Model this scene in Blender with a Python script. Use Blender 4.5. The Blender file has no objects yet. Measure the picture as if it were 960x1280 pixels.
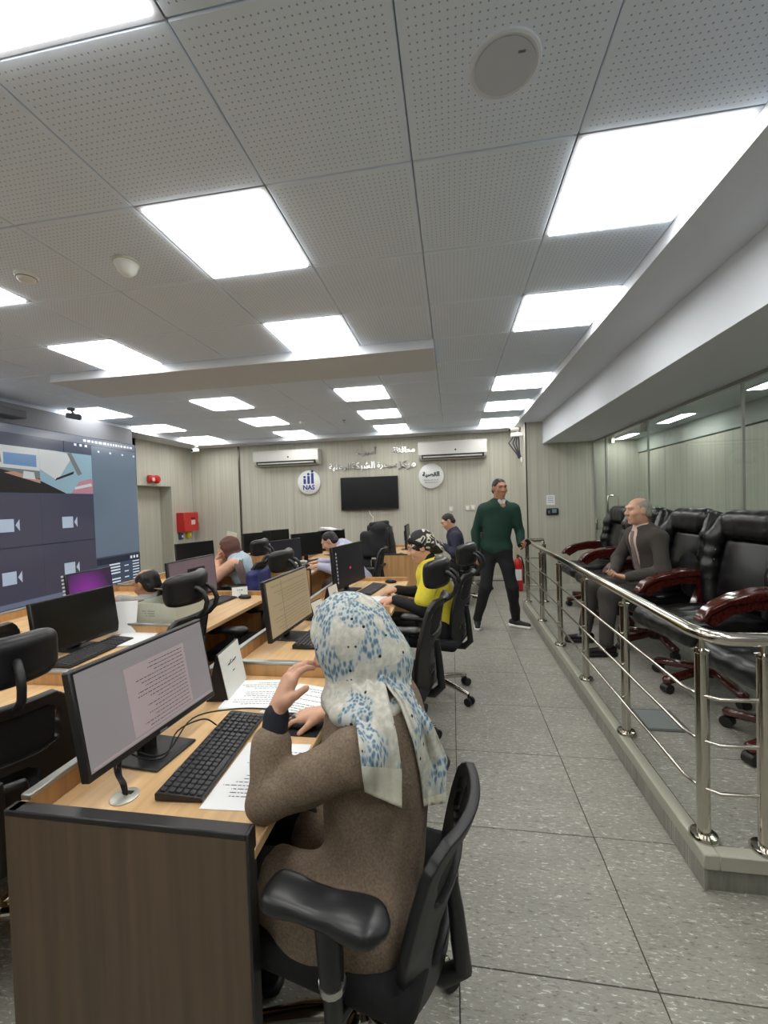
import bpy, math, random
import numpy as np
from mathutils import Matrix, Vector, Euler
random.seed(7)
SC = bpy.context.scene
COL = SC.collection
R2 = math.radians

# ------------------------------------------------------------------ camera, world, exposure
cam_d = bpy.data.cameras.new('camera'); cam = bpy.data.objects.new('camera', cam_d); COL.objects.link(cam)
yaw, pitch, roll = 0.1617, -0.0233, -0.0319
_f = Vector((-math.sin(yaw)*math.cos(pitch), math.cos(yaw)*math.cos(pitch), math.sin(pitch)))
_r = Vector((math.cos(yaw), math.sin(yaw), 0)); _u = _r.cross(_f)
_r2 = _r*math.cos(roll)+_u*math.sin(roll); _u2 = -_r*math.sin(roll)+_u*math.cos(roll)
M = Matrix((_r2, _u2, -_f)).transposed().to_4x4(); M.translation = (0, 0, 1.52)
cam.matrix_world = M
cam_d.sensor_fit = 'HORIZONTAL'; cam_d.sensor_width = 36.0; cam_d.lens = 526.53/960*36
cam_d.clip_start = 0.02; cam_d.clip_end = 60
SC.camera = cam
wd = bpy.data.worlds.new('world'); SC.world = wd; wd.use_nodes = True
wd.node_tree.nodes['Background'].inputs[0].default_value = (0.8, 0.86, 1, 1)
wd.node_tree.nodes['Background'].inputs[1].default_value = 0.25
SC.view_settings.view_transform = 'Standard'; SC.view_settings.look = 'None'
SC.cycles.diffuse_bounces = 8; SC.cycles.max_bounces = 12
SC.view_settings.exposure = 0.62; SC.view_settings.gamma = 1.0; SC.view_settings.use_curve_mapping = False
PANEL_POWER = 7.0

# ------------------------------------------------------------------ materials
MATS = {}
def srgb(r, g, b):
    f = lambda c: (c/255/12.92) if c/255 <= 0.04045 else ((c/255+0.055)/1.055)**2.4
    return (f(r), f(g), f(b), 1)
def mat(name, rgb, rough=0.5, metal=0.0, emit=0.0, spec=0.5, var=0.0, scale=(8, 8, 8), bump=0.0, coat=0.0, detail=3.0, sheen=0.0):
    """principled material; var mixes in darker / lighter grain from stretched noise in object space"""
    if name in MATS: return MATS[name]
    m = bpy.data.materials.new(name); m.use_nodes = True; nt = m.node_tree
    b = nt.nodes['Principled BSDF']; c = srgb(*rgb)
    b.inputs['Base Color'].default_value = c; b.inputs['Roughness'].default_value = rough
    b.inputs['Metallic'].default_value = metal; b.inputs['Specular IOR Level'].default_value = spec
    if coat: b.inputs['Coat Weight'].default_value = coat
    if sheen: b.inputs['Sheen Weight'].default_value = sheen
    if emit:
        b.inputs['Emission Color'].default_value = c; b.inputs['Emission Strength'].default_value = emit
    if var or bump:
        tc = nt.nodes.new('ShaderNodeTexCoord'); mp = nt.nodes.new('ShaderNodeMapping'); nz = nt.nodes.new('ShaderNodeTexNoise')
        mp.inputs['Scale'].default_value = scale; nz.inputs['Scale'].default_value = 1.0; nz.inputs['Detail'].default_value = detail
        nt.links.new(tc.outputs['Object'], mp.inputs[0]); nt.links.new(mp.outputs[0], nz.inputs['Vector'])
        if var:
            rp = nt.nodes.new('ShaderNodeValToRGB')
            rp.color_ramp.elements[0].position = 0.3; rp.color_ramp.elements[1].position = 0.72
            rp.color_ramp.elements[0].color = tuple(x*(1-var) for x in c[:3])+(1,)
            rp.color_ramp.elements[1].color = tuple(min(1, x*(1+var)) for x in c[:3])+(1,)
            nt.links.new(nz.outputs['Fac'], rp.inputs[0]); nt.links.new(rp.outputs[0], b.inputs['Base Color'])
        if bump:
            bp = nt.nodes.new('ShaderNodeBump'); bp.inputs['Strength'].default_value = bump; bp.inputs['Distance'].default_value = 0.004
            nt.links.new(nz.outputs['Fac'], bp.inputs['Height']); nt.links.new(bp.outputs[0], b.inputs['Normal'])
    MATS[name] = m
    return m
def nodes(m):
    nt = m.node_tree
    def N(t, **kw):
        n = nt.nodes.new(t)
        for k, v in kw.items(): setattr(n, k, v)
        return n
    return nt, nt.nodes['Principled BSDF'], N, nt.links.new
def ramp(N, stops, interp='LINEAR'):
    r = N('ShaderNodeValToRGB'); cr = r.color_ramp; cr.interpolation = interp
    while len(cr.elements) > 2: cr.elements.remove(cr.elements[-1])
    for i, (p, c) in enumerate(stops):
        e = cr.elements[i] if i < 2 else cr.elements.new(p)
        e.position = p; e.color = c if len(c) == 4 else tuple(c)+(1,)
    return r
def g(v): return (v, v, v, 1)

# wall laminate, vertical grain
WALL = mat('greige_laminate', (184, 182, 169), 0.55, var=0.13, scale=(45, 45, 0.5), detail=5)
WALLB = mat('greige_laminate_joint', (70, 68, 62), 0.6)
GYPS = mat('painted_gypsum', (212, 217, 224), 0.75)
METSTRIP = mat('brushed_steel', (190, 190, 186), 0.28, 1.0)
CHROME = mat('polished_steel', (205, 200, 190), 0.14, 1.0)
BLACKP = mat('black_plastic', (26, 26, 28), 0.45)
BLACKG = mat('black_gloss', (10, 10, 12), 0.12)
BLACKF = mat('black_fabric', (20, 20, 23), 0.9, var=0.25, scale=(90, 90, 90), bump=0.2)
BLACKMESH = mat('black_mesh_net', (16, 16, 19), 0.8, var=0.35, scale=(260, 260, 260))
GREYP = mat('grey_plastic', (110, 112, 118), 0.4)
WHITEP = mat('white_plastic', (232, 232, 230), 0.35)
OFFWH = mat('offwhite_plastic', (205, 203, 190), 0.5)
LEATHER = mat('black_leather', (13, 14, 15), 0.34, var=0.2, scale=(60, 60, 60), bump=0.12, spec=0.6)
REDWOOD = mat('mahogany_lacquer', (74, 26, 20), 0.18, var=0.3, scale=(6, 60, 60), coat=0.6)
DESKTOP = mat('beech_laminate', (208, 171, 124), 0.42, var=0.16, scale=(38, 2.2, 38), detail=5)
DESKWOOD = mat('beech_panel', (196, 152, 102), 0.45, var=0.16, scale=(38, 38, 2.0), detail=5)
DARKWOOD = mat('oak_panel_dark', (104, 86, 68), 0.5, var=0.18, scale=(40, 40, 1.6), detail=5)
EDGEBL = mat('black_edge_band', (38, 37, 38), 0.35)
RAILGR = mat('grey_aluminium', (165, 165, 160), 0.35, 0.7)
PAPER = mat('paper_white', (236, 238, 240), 0.7)
INK = mat('print_ink', (50, 52, 62), 0.8)
INKB = mat('black_ink', (18, 18, 20), 0.8)
RED = mat('red_enamel', (190, 36, 34), 0.35)
BLUEP = mat('blue_plastic', (44, 62, 110), 0.5)
YELLOWP = mat('yellow_plastic', (210, 196, 40), 0.5)
SKIN = mat('skin', (206, 158, 132), 0.5, var=0.06, scale=(30, 30, 30))
SKIN2 = mat('skin_tan', (178, 128, 100), 0.5, var=0.06, scale=(30, 30, 30))
HAIR = mat('black_hair', (24, 21, 20), 0.55, var=0.4, scale=(120, 120, 30), bump=0.3)
HAIRG = mat('grey_hair', (150, 145, 138), 0.6, var=0.25, scale=(120, 120, 30), bump=0.3)
EYEW = mat('eye_white', (170, 156, 146), 0.35)
IRIS = mat('eye_iris', (38, 24, 16), 0.2)
LIP = mat('lip', (165, 92, 84), 0.45)

# perforated tile: dots on a 20 mm grid
TILE = mat('perforated_gypsum_tile', (226, 238, 255), 0.8)
nt, b, N, L = nodes(TILE)
tc = N('ShaderNodeTexCoord'); mp = N('ShaderNodeMapping'); mp.inputs['Scale'].default_value = (1/0.0214, 1/0.0214, 1)
fr = N('ShaderNodeVectorMath', operation='FRACTION'); sb = N('ShaderNodeVectorMath', operation='SUBTRACT'); sb.inputs[1].default_value = (0.5, 0.5, 0)
sx = N('ShaderNodeVectorMath', operation='MULTIPLY'); sx.inputs[1].default_value = (1, 1, 0)
ln = N('ShaderNodeVectorMath', operation='LENGTH'); lt = N('ShaderNodeMath', operation='LESS_THAN'); lt.inputs[1].default_value = 0.13
# plain rim of the tile: |x|,|y| < 0.265
ab = N('ShaderNodeVectorMath', operation='ABSOLUTE'); sp = N('ShaderNodeSeparateXYZ'); mx = N('ShaderNodeMath', operation='MAXIMUM'); l2 = N('ShaderNodeMath', operation='LESS_THAN'); l2.inputs[1].default_value = 0.272
mu = N('ShaderNodeMath', operation='MULTIPLY'); mxc = N('ShaderNodeMix', data_type='RGBA')
mxc.inputs[6].default_value = srgb(226, 238, 255); mxc.inputs[7].default_value = srgb(160, 166, 174)
L(tc.outputs['Object'], mp.inputs[0]); L(mp.outputs[0], fr.inputs[0]); L(fr.outputs[0], sb.inputs[0]); L(sb.outputs[0], sx.inputs[0]); L(sx.outputs[0], ln.inputs[0]); L(ln.outputs['Value'], lt.inputs[0])
L(tc.outputs['Object'], ab.inputs[0]); L(ab.outputs[0], sp.inputs[0]); L(sp.outputs[0], mx.inputs[0]); L(sp.outputs[1], mx.inputs[1]); L(mx.outputs[0], l2.inputs[0])
L(lt.outputs[0], mu.inputs[0]); L(l2.outputs[0], mu.inputs[1]); L(mu.outputs[0], mxc.inputs[0]); L(mxc.outputs[2], b.inputs['Base Color'])

# vinyl floor tile: grey with pale streaked flecks, differs per tile
FLOOR = mat('streaked_vinyl_tile', (150, 148, 140), 0.38)
nt, b, N, L = nodes(FLOOR)
tc = N('ShaderNodeTexCoord'); oi = N('ShaderNodeObjectInfo'); ad = N('ShaderNodeVectorMath', operation='ADD'); sc_ = N('ShaderNodeVectorMath', operation='SCALE'); sc_.inputs[3].default_value = 37.0
L(tc.outputs['Object'], ad.inputs[0]); L(oi.outputs['Random'], sc_.inputs[0]); L(sc_.outputs[0], ad.inputs[1])
m1 = N('ShaderNodeMapping'); m1.inputs['Scale'].default_value = (42, 150, 1); n1 = N('ShaderNodeTexNoise'); n1.inputs['Scale'].default_value = 1; n1.inputs['Detail'].default_value = 3; n1.inputs['Distortion'].default_value = 0.8
L(ad.outputs[0], m1.inputs[0]); L(m1.outputs[0], n1.inputs['Vector'])
r1 = ramp(N, [(0.28, srgb(104, 102, 95)), (0.40, srgb(146, 144, 135)), (0.60, srgb(156, 154, 145)), (0.635, srgb(160, 158, 149)), (0.66, srgb(212, 211, 203))])
L(n1.outputs['Fac'], r1.inputs[0])
m2 = N('ShaderNodeMapping'); m2.inputs['Scale'].default_value = (3, 9, 1); n2 = N('ShaderNodeTexNoise'); n2.inputs['Scale'].default_value = 1
L(ad.outputs[0], m2.inputs[0]); L(m2.outputs[0], n2.inputs['Vector'])
hs = N('ShaderNodeMix', data_type='RGBA', blend_type='MULTIPLY'); hs.inputs[0].default_value = 0.35
r2 = ramp(N, [(0.3, g(0.62)), (0.7, g(1.0))]); L(n2.outputs['Fac'], r2.inputs[0]); L(r1.outputs[0], hs.inputs[6]); L(r2.outputs[0], hs.inputs[7])
L(hs.outputs[2], b.inputs['Base Color'])

# light diffuser
LED = mat('led_diffuser', (255, 254, 250), 0.6, emit=PANEL_POWER)
# clear glass that lets light straight through, with a faint green tint and mirror-like reflections
GLASS = bpy.data.materials.new('clear_glass'); GLASS.use_nodes = True
nt, b, N, L = nodes(GLASS); nt.nodes.remove(b); out = nt.nodes['Material Output']
tr = N('ShaderNodeBsdfTransparent'); tr.inputs[0].default_value = (0.90, 0.945, 0.925, 1); gl = N('ShaderNodeBsdfGlossy'); gl.inputs['Roughness'].default_value = 0.02
fz = N('ShaderNodeFresnel'); fz.inputs[0].default_value = 1.5; ms = N('ShaderNodeMixShader')
ge = N('ShaderNodeNewGeometry'); iv = N('ShaderNodeMath', operation='SUBTRACT'); iv.inputs[0].default_value = 1.0; fm = N('ShaderNodeMath', operation='MULTIPLY')
L(ge.outputs['Backfacing'], iv.inputs[1]); L(fz.outputs[0], fm.inputs[0]); L(iv.outputs[0], fm.inputs[1]); L(fm.outputs[0], ms.inputs[0]); L(tr.outputs[0], ms.inputs[1]); L(gl.outputs[0], ms.inputs[2]); L(ms.outputs[0], out.inputs[0])

# ------------------------------------------------------------------ mesh tools
def setp(o, label=None, cat=None, group=None, kind=None):
    if label: o['label'] = label
    if cat: o['category'] = cat
    if group: o['group'] = group
    if kind: o['kind'] = kind
    return o
def thing(name, label, cat, loc=(0, 0, 0), rz=0.0, group=None, kind=None):
    o = bpy.data.objects.new(name, None); COL.objects.link(o); o.empty_display_size = 0.1
    o.location = loc; o.rotation_euler = (0, 0, rz)
    return setp(o, label, cat, group, kind)
def mkobj(name, me, parent=None, loc=None, rot=None):
    o = bpy.data.objects.new(name, me); COL.objects.link(o); o.parent = parent
    if loc is not None: o.location = loc
    if rot is not None: o.rotation_euler = rot
    return o
def dup(root, loc=None, rz=None, label=None, group=None, skip=()):
    r = root.copy(); COL.objects.link(r)
    if loc is not None: r.location = loc
    if rz is not None: r.rotation_euler = (0, 0, rz)
    if label: r['label'] = label
    if group: r['group'] = group
    def rec(src, dst):
        for ch in src.children:
            if ch.name.split('.')[0] in skip: continue
            c = ch.copy(); COL.objects.link(c); c.parent = dst; rec(ch, c)
    rec(root, r)
    return r
class MB:
    def __init__(s): s.v = []; s.f = []
    def add(s, v, f):
        n = len(s.v); s.v += [tuple(map(float, p)) for p in v]; s.f += [tuple(i+n for i in q) for q in f]; return s
    def box(s, c, size, bev=0.0, R=None):
        h = [x/2 for x in size]; V = []; F = []
        if bev <= 0:
            V = [(sx*h[0], sy*h[1], sz*h[2]) for sx in (-1, 1) for sy in (-1, 1) for sz in (-1, 1)]
            F = [(0, 1, 3, 2), (4, 6, 7, 5), (0, 4, 5, 1), (2, 3, 7, 6), (0, 2, 6, 4), (1, 5, 7, 3)]
        else:
            bev = min(bev, min(h)*0.95); idx = {}
            for sx in (-1, 1):
                for sy in (-1, 1):
                    for sz in (-1, 1):
                        sg = (sx, sy, sz)
                        for a in range(3):
                            p = [sg[i]*(h[i]-(0 if i == a else bev)) for i in range(3)]
                            idx[sg+(a,)] = len(V); V.append(tuple(p))
            for a in range(3):
                b_, c_ = (a+1) % 3, (a+2) % 3
                for sa in (-1, 1):
                    q = []
                    for sb, sc in ((-1, -1), (1, -1), (1, 1), (-1, 1)):
                        sg = [0, 0, 0]; sg[a] = sa; sg[b_] = sb; sg[c_] = sc; q.append(idx[tuple(sg)+(a,)])
                    F.append(tuple(q) if sa > 0 else tuple(q[::-1]))
                for sb in (-1, 1):
                    for sc in (-1, 1):
                        s0 = [0]*3; s1 = [0]*3; s0[b_] = s1[b_] = sb; s0[c_] = s1[c_] = sc; s0[a] = -1; s1[a] = 1
                        q = (idx[tuple(s0)+(b_,)], idx[tuple(s1)+(b_,)], idx[tuple(s1)+(c_,)], idx[tuple(s0)+(c_,)])
                        F.append(q if sb*sc < 0 else q[::-1])
            for sx in (-1, 1):
                for sy in (-1, 1):
                    for sz in (-1, 1):
                        q = tuple(idx[(sx, sy, sz, a)] for a in range(3)); F.append(q if sx*sy*sz > 0 else q[::-1])
        if R is not None: V = [tuple(R @ Vector(p)) for p in V]
        return s.add([(p[0]+c[0], p[1]+c[1], p[2]+c[2]) for p in V], F)
    def bb(s, lo, hi, bev=0.0):
        return s.box([(a+b_)/2 for a, b_ in zip(lo, hi)], [abs(b_-a) for a, b_ in zip(lo, hi)], bev)
    def tube(s, pts, r, n=10, caps=True, closed=False):
        pts = [Vector(p) for p in pts]; k = len(pts); rs = r if isinstance(r, (list, tuple)) else [r]*k
        prev = None; rings = []
        for i, p in enumerate(pts):
            t = (pts[min(i+1, k-1)]-pts[max(i-1, 0)])
            t = t.normalized() if t.length > 1e-9 else Vector((0, 0, 1))
            if prev is None:
                a = Vector((0, 0, 1)) if abs(t.z) < 0.9 else Vector((1, 0, 0)); u = t.cross(a).normalized()
            else:
                u = prev-t*prev.dot(t); u = u.normalized() if u.length > 1e-6 else t.orthogonal().normalized()
            prev = u; w = t.cross(u)
            rings.append([p+(u*math.cos(2*math.pi*j/n)+w*math.sin(2*math.pi*j/n))*rs[i] for j in range(n)])
        V = [q for rg in rings for q in rg]; F = []
        for i in range(k-1):
            for j in range(n): F.append((i*n+j, i*n+(j+1) % n, (i+1)*n+(j+1) % n, (i+1)*n+j))
        if caps: F += [tuple(range(n))[::-1], tuple((k-1)*n+j for j in range(n))]
        return s.add(V, F)
    def cyl(s, p0, p1, r, r1=None, n=16): return s.tube([p0, p1], [r, r if r1 is None else r1], n)
    def lathe(s, prof, n=20, c=(0, 0, 0), R=None):
        V = []; F = []; k = len(prof)
        for r, z in prof:
            for j in range(n):
                p = Vector((r*math.cos(2*math.pi*j/n), r*math.sin(2*math.pi*j/n), z))
                if R is not None: p = R @ p
                V.append(p+Vector(c))
        for i in range(k-1):
            for j in range(n): F.append((i*n+j, i*n+(j+1) % n, (i+1)*n+(j+1) % n, (i+1)*n+j))
        F += [tuple(range(n))[::-1], tuple((k-1)*n+j for j in range(n))]
        return s.add(V, F)
    def prism(s, outline, d0, d1, axes=(0, 2, 1)):
        """outline in axes[0],axes[1]; extruded along axes[2] from d0 to d1"""
        n = len(outline); V = []
        for d in (d0, d1):
            for a, b_ in outline:
                p = [0, 0, 0]; p[axes[0]] = a; p[axes[1]] = b_; p[axes[2]] = d; V.append(p)
        F = [tuple(range(n)), tuple(range(2*n-1, n-1, -1))]+[(i, i+n, (i+1) % n+n, (i+1) % n) for i in range(n)]
        return s.add(V, F)
    def mesh(s, name, m=None, smooth=True, ang=38):
        me = bpy.data.meshes.new(name); me.from_pydata(s.v, [], s.f)
        if m: me.materials.append(m)
        import bmesh
        bm = bmesh.new(); bm.from_mesh(me); bmesh.ops.recalc_face_normals(bm, faces=bm.faces); bm.to_mesh(me); bm.free()
        if smooth:
            me.polygons.foreach_set('use_smooth', [True]*len(me.polygons)); me.set_sharp_from_angle(angle=R2(ang))
        return me
    def build(s, name, m=None, parent=None, loc=None, rot=None, smooth=True, ang=38):
        return mkobj(name, s.mesh(name, m, smooth, ang), parent, loc, rot)

# ---- signed-distance modelling: smooth unions of capsules, ellipsoids and boxes meshed by surface nets
class SDF:
    def __init__(s, k=0.02): s.p = []; s.k = k
    def cap(s, a, r0, b, r1=None, k=None, op='+', flat=None):
        s.p.append(('c', np.array(a, float), r0, np.array(b, float), r0 if r1 is None else r1, k, op, flat)); return s
    def ell(s, c, r, R=None, k=None, op='+'):
        r = (r, r, r) if np.isscalar(r) else r
        s.p.append(('e', np.array(c, float), np.array(r, float), None if R is None else np.array(R, float), None, k, op, None)); return s
    def box(s, c, h, rd=0.01, R=None, k=None, op='+'):
        s.p.append(('b', np.array(c, float), np.array(h, float), None if R is None else np.array(R, float), rd, k, op, None)); return s
    def chain(s, pts, rs, k=None, op='+'):
        for i in range(len(pts)-1): s.cap(pts[i], rs[i], pts[i+1], rs[i+1], k, op)
        return s
    def bounds(s):
        lo = np.full(3, 1e9); hi = -lo
        for q in s.p:
            if q[6] != '+': continue
            if q[0] == 'c':
                a, b_ = np.minimum(q[1]-q[2], q[3]-q[4]), np.maximum(q[1]+q[2], q[3]+q[4])
            else:
                e = q[2] if q[3] is None else np.abs(q[3]) @ q[2]; a, b_ = q[1]-e, q[1]+e
            lo = np.minimum(lo, a); hi = np.maximum(hi, b_)
        return lo, hi
    def data(s, vox=0.012, disp=None, warp=None):
        lo, hi = s.bounds(); lo = lo-3*vox-0.01; hi = hi+3*vox+0.01
        n = np.ceil((hi-lo)/vox).astype(int)+1
        ax = [lo[i]+vox*np.arange(n[i]) for i in range(3)]
        D = np.full(n, 1.0)
        for q in s.p:
            k = s.k if q[5] is None else q[5]; mg = max(3*k, 4*vox)+0.02
            if q[0] == 'c':
                a, b_ = np.minimum(q[1]-q[2], q[3]-q[4]), np.maximum(q[1]+q[2], q[3]+q[4])
            else:
                e = q[2] if q[3] is None else np.abs(q[3]) @ q[2]; a, b_ = q[1]-e, q[1]+e
            i0 = np.clip(np.floor((a-mg-lo)/vox).astype(int), 0, n); i1 = np.clip(np.ceil((b_+mg-lo)/vox).astype(int)+1, 0, n)
            if (i1 <= i0).any(): continue
            sl = tuple(slice(i0[j], i1[j]) for j in range(3))
            X = np.stack(np.meshgrid(*[ax[j][sl[j]] for j in range(3)], indexing='ij'), -1)
            if q[0] == 'c':
                v = q[3]-q[1]; vv = max(v @ v, 1e-12); t = np.clip(((X-q[1]) @ v)/vv, 0, 1)
                d = np.linalg.norm(X-q[1]-t[..., None]*v, axis=-1)-(q[2]+t*(q[4]-q[2]))
            else:
                Y = X-q[1]
                if q[3] is not None: Y = Y @ q[3]
                if q[0] == 'e':
                    k0 = np.linalg.norm(Y/q[2], axis=-1); k1 = np.linalg.norm(Y/q[2]**2, axis=-1)+1e-9; d = k0*(k0-1)/k1
                    d = np.where(k0 < 0.05, -q[2].min(), d)
                else:
                    w = np.abs(Y)-(q[2]-q[4]); d = np.linalg.norm(np.maximum(w, 0), axis=-1)+np.minimum(w.max(-1), 0)-q[4]
            o = D[sl]
            if q[6] == '+':
                hh = np.maximum(k-np.abs(o-d), 0)/k if k > 0 else 0
                D[sl] = np.minimum(o, d)-(hh*hh*k*0.25)
            else:
                d = -d; hh = np.maximum(k-np.abs(o-d), 0)/k if k > 0 else 0
                D[sl] = np.maximum(o, d)+(hh*hh*k*0.25)
        if disp is not None:
            X = np.stack(np.meshgrid(*ax, indexing='ij'), -1); D = D+disp(X)
        S = D < 0
        # surface nets
        c = [S[i:n[0]-1+i, j:n[1]-1+j, k_:n[2]-1+k_] for i in (0, 1) for j in (0, 1) for k_ in (0, 1)]
        tot = sum(x.astype(int) for x in c); act = (tot > 0) & (tot < 8)
        ids = np.argwhere(act); cnt = np.zeros(len(ids)); P = np.zeros((len(ids), 3))
        for ax_ in range(3):
            for o1 in (0, 1):
                for o2 in (0, 1):
                    off = [0, 0, 0]; off[(ax_+1) % 3] = o1; off[(ax_+2) % 3] = o2
                    A = ids+off; B = A.copy(); B[:, ax_] += 1
                    da = D[A[:, 0], A[:, 1], A[:, 2]]; db = D[B[:, 0], B[:, 1], B[:, 2]]
                    m_ = (da < 0) != (db < 0); t = np.where(m_, da/np.where(m_, da-db, 1), 0)
                    p = A.astype(float); p[:, ax_] += t; P += p*m_[:, None]; cnt += m_
        P = P/cnt[:, None]*vox+lo
        idm = np.full(act.shape, -1); idm[act] = np.arange(len(ids))
        F = []
        for ax_ in range(3):
            b_, c_ = (ax_+1) % 3, (ax_+2) % 3
            sa = [slice(None)]*3; sb = [slice(None)]*3; sa[ax_] = slice(0, -1); sb[ax_] = slice(1, None)
            e = S[tuple(sa)] != S[tuple(sb)]; I = np.argwhere(e)
            I = I[(I[:, b_] > 0) & (I[:, c_] > 0) & (I[:, b_] < n[b_]-1) & (I[:, c_] < n[c_]-1)]
            ins = S[I[:, 0], I[:, 1], I[:, 2]]
            q = []
            for d1, d2 in ((-1, -1), (0, -1), (0, 0), (-1, 0)):
                J = I.copy(); J[:, b_] += d1; J[:, c_] += d2; q.append(idm[J[:, 0], J[:, 1], J[:, 2]])
            q = np.stack(q, 1); q[~ins] = q[~ins][:, ::-1]; F.append(q)
        F = np.concatenate(F); F = F[(F >= 0).all(1)]
        return P, F
def qmesh(name, parts, m=None, origin=(0, 0, 0)):
    """parts: list of (verts, quads) joined into one mesh"""
    V = []; F = []; n = 0
    for v, f in parts: V.append(v-np.array(origin)); F.append(f+n); n += len(v)
    V = np.concatenate(V); F = np.concatenate(F)
    me = bpy.data.meshes.new(name); me.vertices.add(len(V)); me.vertices.foreach_set('co', V.astype(np.float32).ravel())
    me.loops.add(F.size); me.loops.foreach_set('vertex_index', F.ravel().astype(np.int32))
    me.polygons.add(len(F)); me.polygons.foreach_set('loop_start', np.arange(0, F.size, 4, dtype=np.int32))
    me.polygons.foreach_set('loop_total', np.full(len(F), 4, dtype=np.int32)) if False else None
    me.update(calc_edges=True); me.validate()
    me.polygons.foreach_set('use_smooth', [True]*len(me.polygons))
    if m: me.materials.append(m)
    return me
def sdf_obj(name, sdf, m, parent=None, vox=0.012, origin=(0, 0, 0), disp=None, loc=None):
    return mkobj(name, qmesh(name, [sdf.data(vox, disp)], m, origin), parent, loc)
def folds(amp=0.004, f=38.0, seed=0, stretch=(1, 1, 1)):
    rs = np.random.RandomState(seed); K = rs.randn(6, 3)*f/1.7*np.array(stretch); ph = rs.rand(6)*6.28
    def fn(X):
        s = 0
        for i in range(6): s = s+np.sin(X @ K[i]+ph[i]+1.3*np.sin(X @ K[(i+2) % 6]*0.5))
        return amp*s/2.4
    return fn
# ---- lettering
_AR = dict(zip('محافظةسيوطركزلشبنقصأهعدت', [0xFEE1,0xFEA1,0xFE8D,0xFED1,0xFEC5,0xFE93,0xFEB1,0xFEF1,0xFEED,0xFEC1,0xFEAD,0xFED9,0xFEAF,0xFEDD,0xFEB5,0xFE8F,0xFEE5,0xFED5,0xFEB9,0xFE83,0xFEE9,0xFEC9,0xFEA9,0xFE95]))
def arabic(s):
    nj = 'اأةورزد'; out = []
    for w in s.split(' '):
        r = ''
        for i, c in enumerate(w):
            p = i > 0 and w[i-1] not in nj; n = i < len(w)-1
            r += chr(_AR[c]+((1 if p else 0) if c in nj else [[0, 2], [1, 3]][p][n]))
        out.append(r)
    return ' '.join(out)[::-1]
def text_obj(name, s, size, depth, m, parent, loc, rot, width=None, bold=0.0):
    c = bpy.data.curves.new(name, 'FONT'); c.body = s; c.size = size; c.extrude = depth; c.resolution_u = 2
    c.align_x = 'CENTER'; c.align_y = 'CENTER'; c.offset = bold
    t = bpy.data.objects.new(name, c); COL.objects.link(t)
    bpy.context.view_layer.update()
    me = bpy.data.meshes.new_from_object(t.evaluated_get(bpy.context.evaluated_depsgraph_get()))
    w = max(v.co.x for v in me.vertices)-min(v.co.x for v in me.vertices) if len(me.vertices) else 1
    bpy.data.objects.remove(t); me.materials.clear(); me.materials.append(m); me.name = name
    o = mkobj(name, me, parent, loc, rot)
    if width and w > 0: o.scale = (width/w, width/w, 1)
    return o
# ------------------------------------------------------------------ the room
XL, XR, YB, YF, ZC = -5.35, 2.25, 8.05, -1.45, 2.82
def struct(name, o=None, label=None):
    if o is None:
        o = bpy.data.objects.new(name, None); COL.objects.link(o)
    o['kind'] = 'structure'
    if label: o['label'] = label
    return o
# floor slab with loose-laid tiles
floor = MB().bb((XL-0.3, YF-0.1, -0.12), (3.0, YB+0.1, -0.006)).build('floor', mat('dark_joint', (52, 50, 47), 0.8))
struct('floor', floor, 'grey streaked vinyl tile floor')
tile_me = MB().box((0, 0, -0.005), (0.5965, 0.5965, 0.010), 0.0012).mesh('floor_tile', FLOOR)
for i in range(-9, 4):
    for j in range(-5, 11):
        x, y = -0.02+0.6*i+0.3, 1.96+0.6*j+0.3
        if x > 3.0 or y < YF or y > YB+0.1 or x < XL-0.2: continue
        if x > 1.2 and 1.9 < y < 5.9: continue
        mkobj('floor_tile', tile_me, floor, (x, y, 0))
# raised platform on the right
PX, PY0, PY1, PZ = 0.905, 1.735, 5.95, 0.14
plat = struct('raised_platform', MB().bb((PX+0.012, PY0+0.012, 0), (XR-0.02, PY1, PZ-0.012)).build('raised_platform', mat('platform_riser', (128, 126, 118), 0.5, var=0.2, scale=(60, 60, 8))), 'low raised platform behind the steel railing')
NOSE = mat('beige_step_nosing', (176, 174, 160), 0.45)
MB().bb((PX, PY0, PZ-0.055), (PX+0.055, PY1, PZ+0.004), 0.004).build('nosing', NOSE, plat)
MB().bb((PX+0.055, PY0, PZ-0.055), (XR-0.02, PY0+0.055, PZ+0.004), 0.004).build('nosing', NOSE, plat)
for i in range(3):
    for j in range(7):
        x0 = PX+0.057+0.6*i; y0 = PY0+0.057+0.6*j; x1 = min(x0+0.6, XR-0.02); y1 = min(y0+0.6, PY1)
        if x1-x0 < 0.05 or y1-y0 < 0.05: continue
        MB().box((0, 0, 0), (x1-x0-0.004, y1-y0-0.004, 0.012), 0.0012).build('platform_tile', FLOOR, plat, ((x0+x1)/2, (y0+y1)/2, PZ-0.006))
for j in range(7):
    y0 = PY0+0.6*j
    MB().bb((PX+0.002, y0+0.003, 0.002), (PX+0.013, min(y0+0.597, PY1), PZ-0.056)).build('riser_tile', FLOOR, plat)
fb = thing('floor_outlet_box', 'square grey floor box lid set into platform behind railing', 'floor box', (1.2, 2.76, PZ))
MB().box((0, 0, 0.0035), (0.24, 0.26, 0.006), 0.001).build('frame', mat('dark_frame', (92, 92, 90), 0.4), fb)
MB().box((0, 0, 0.007), (0.205, 0.225, 0.005), 0.001).build('lid', mat('lid_grey', (128, 134, 134), 0.3), fb)

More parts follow.
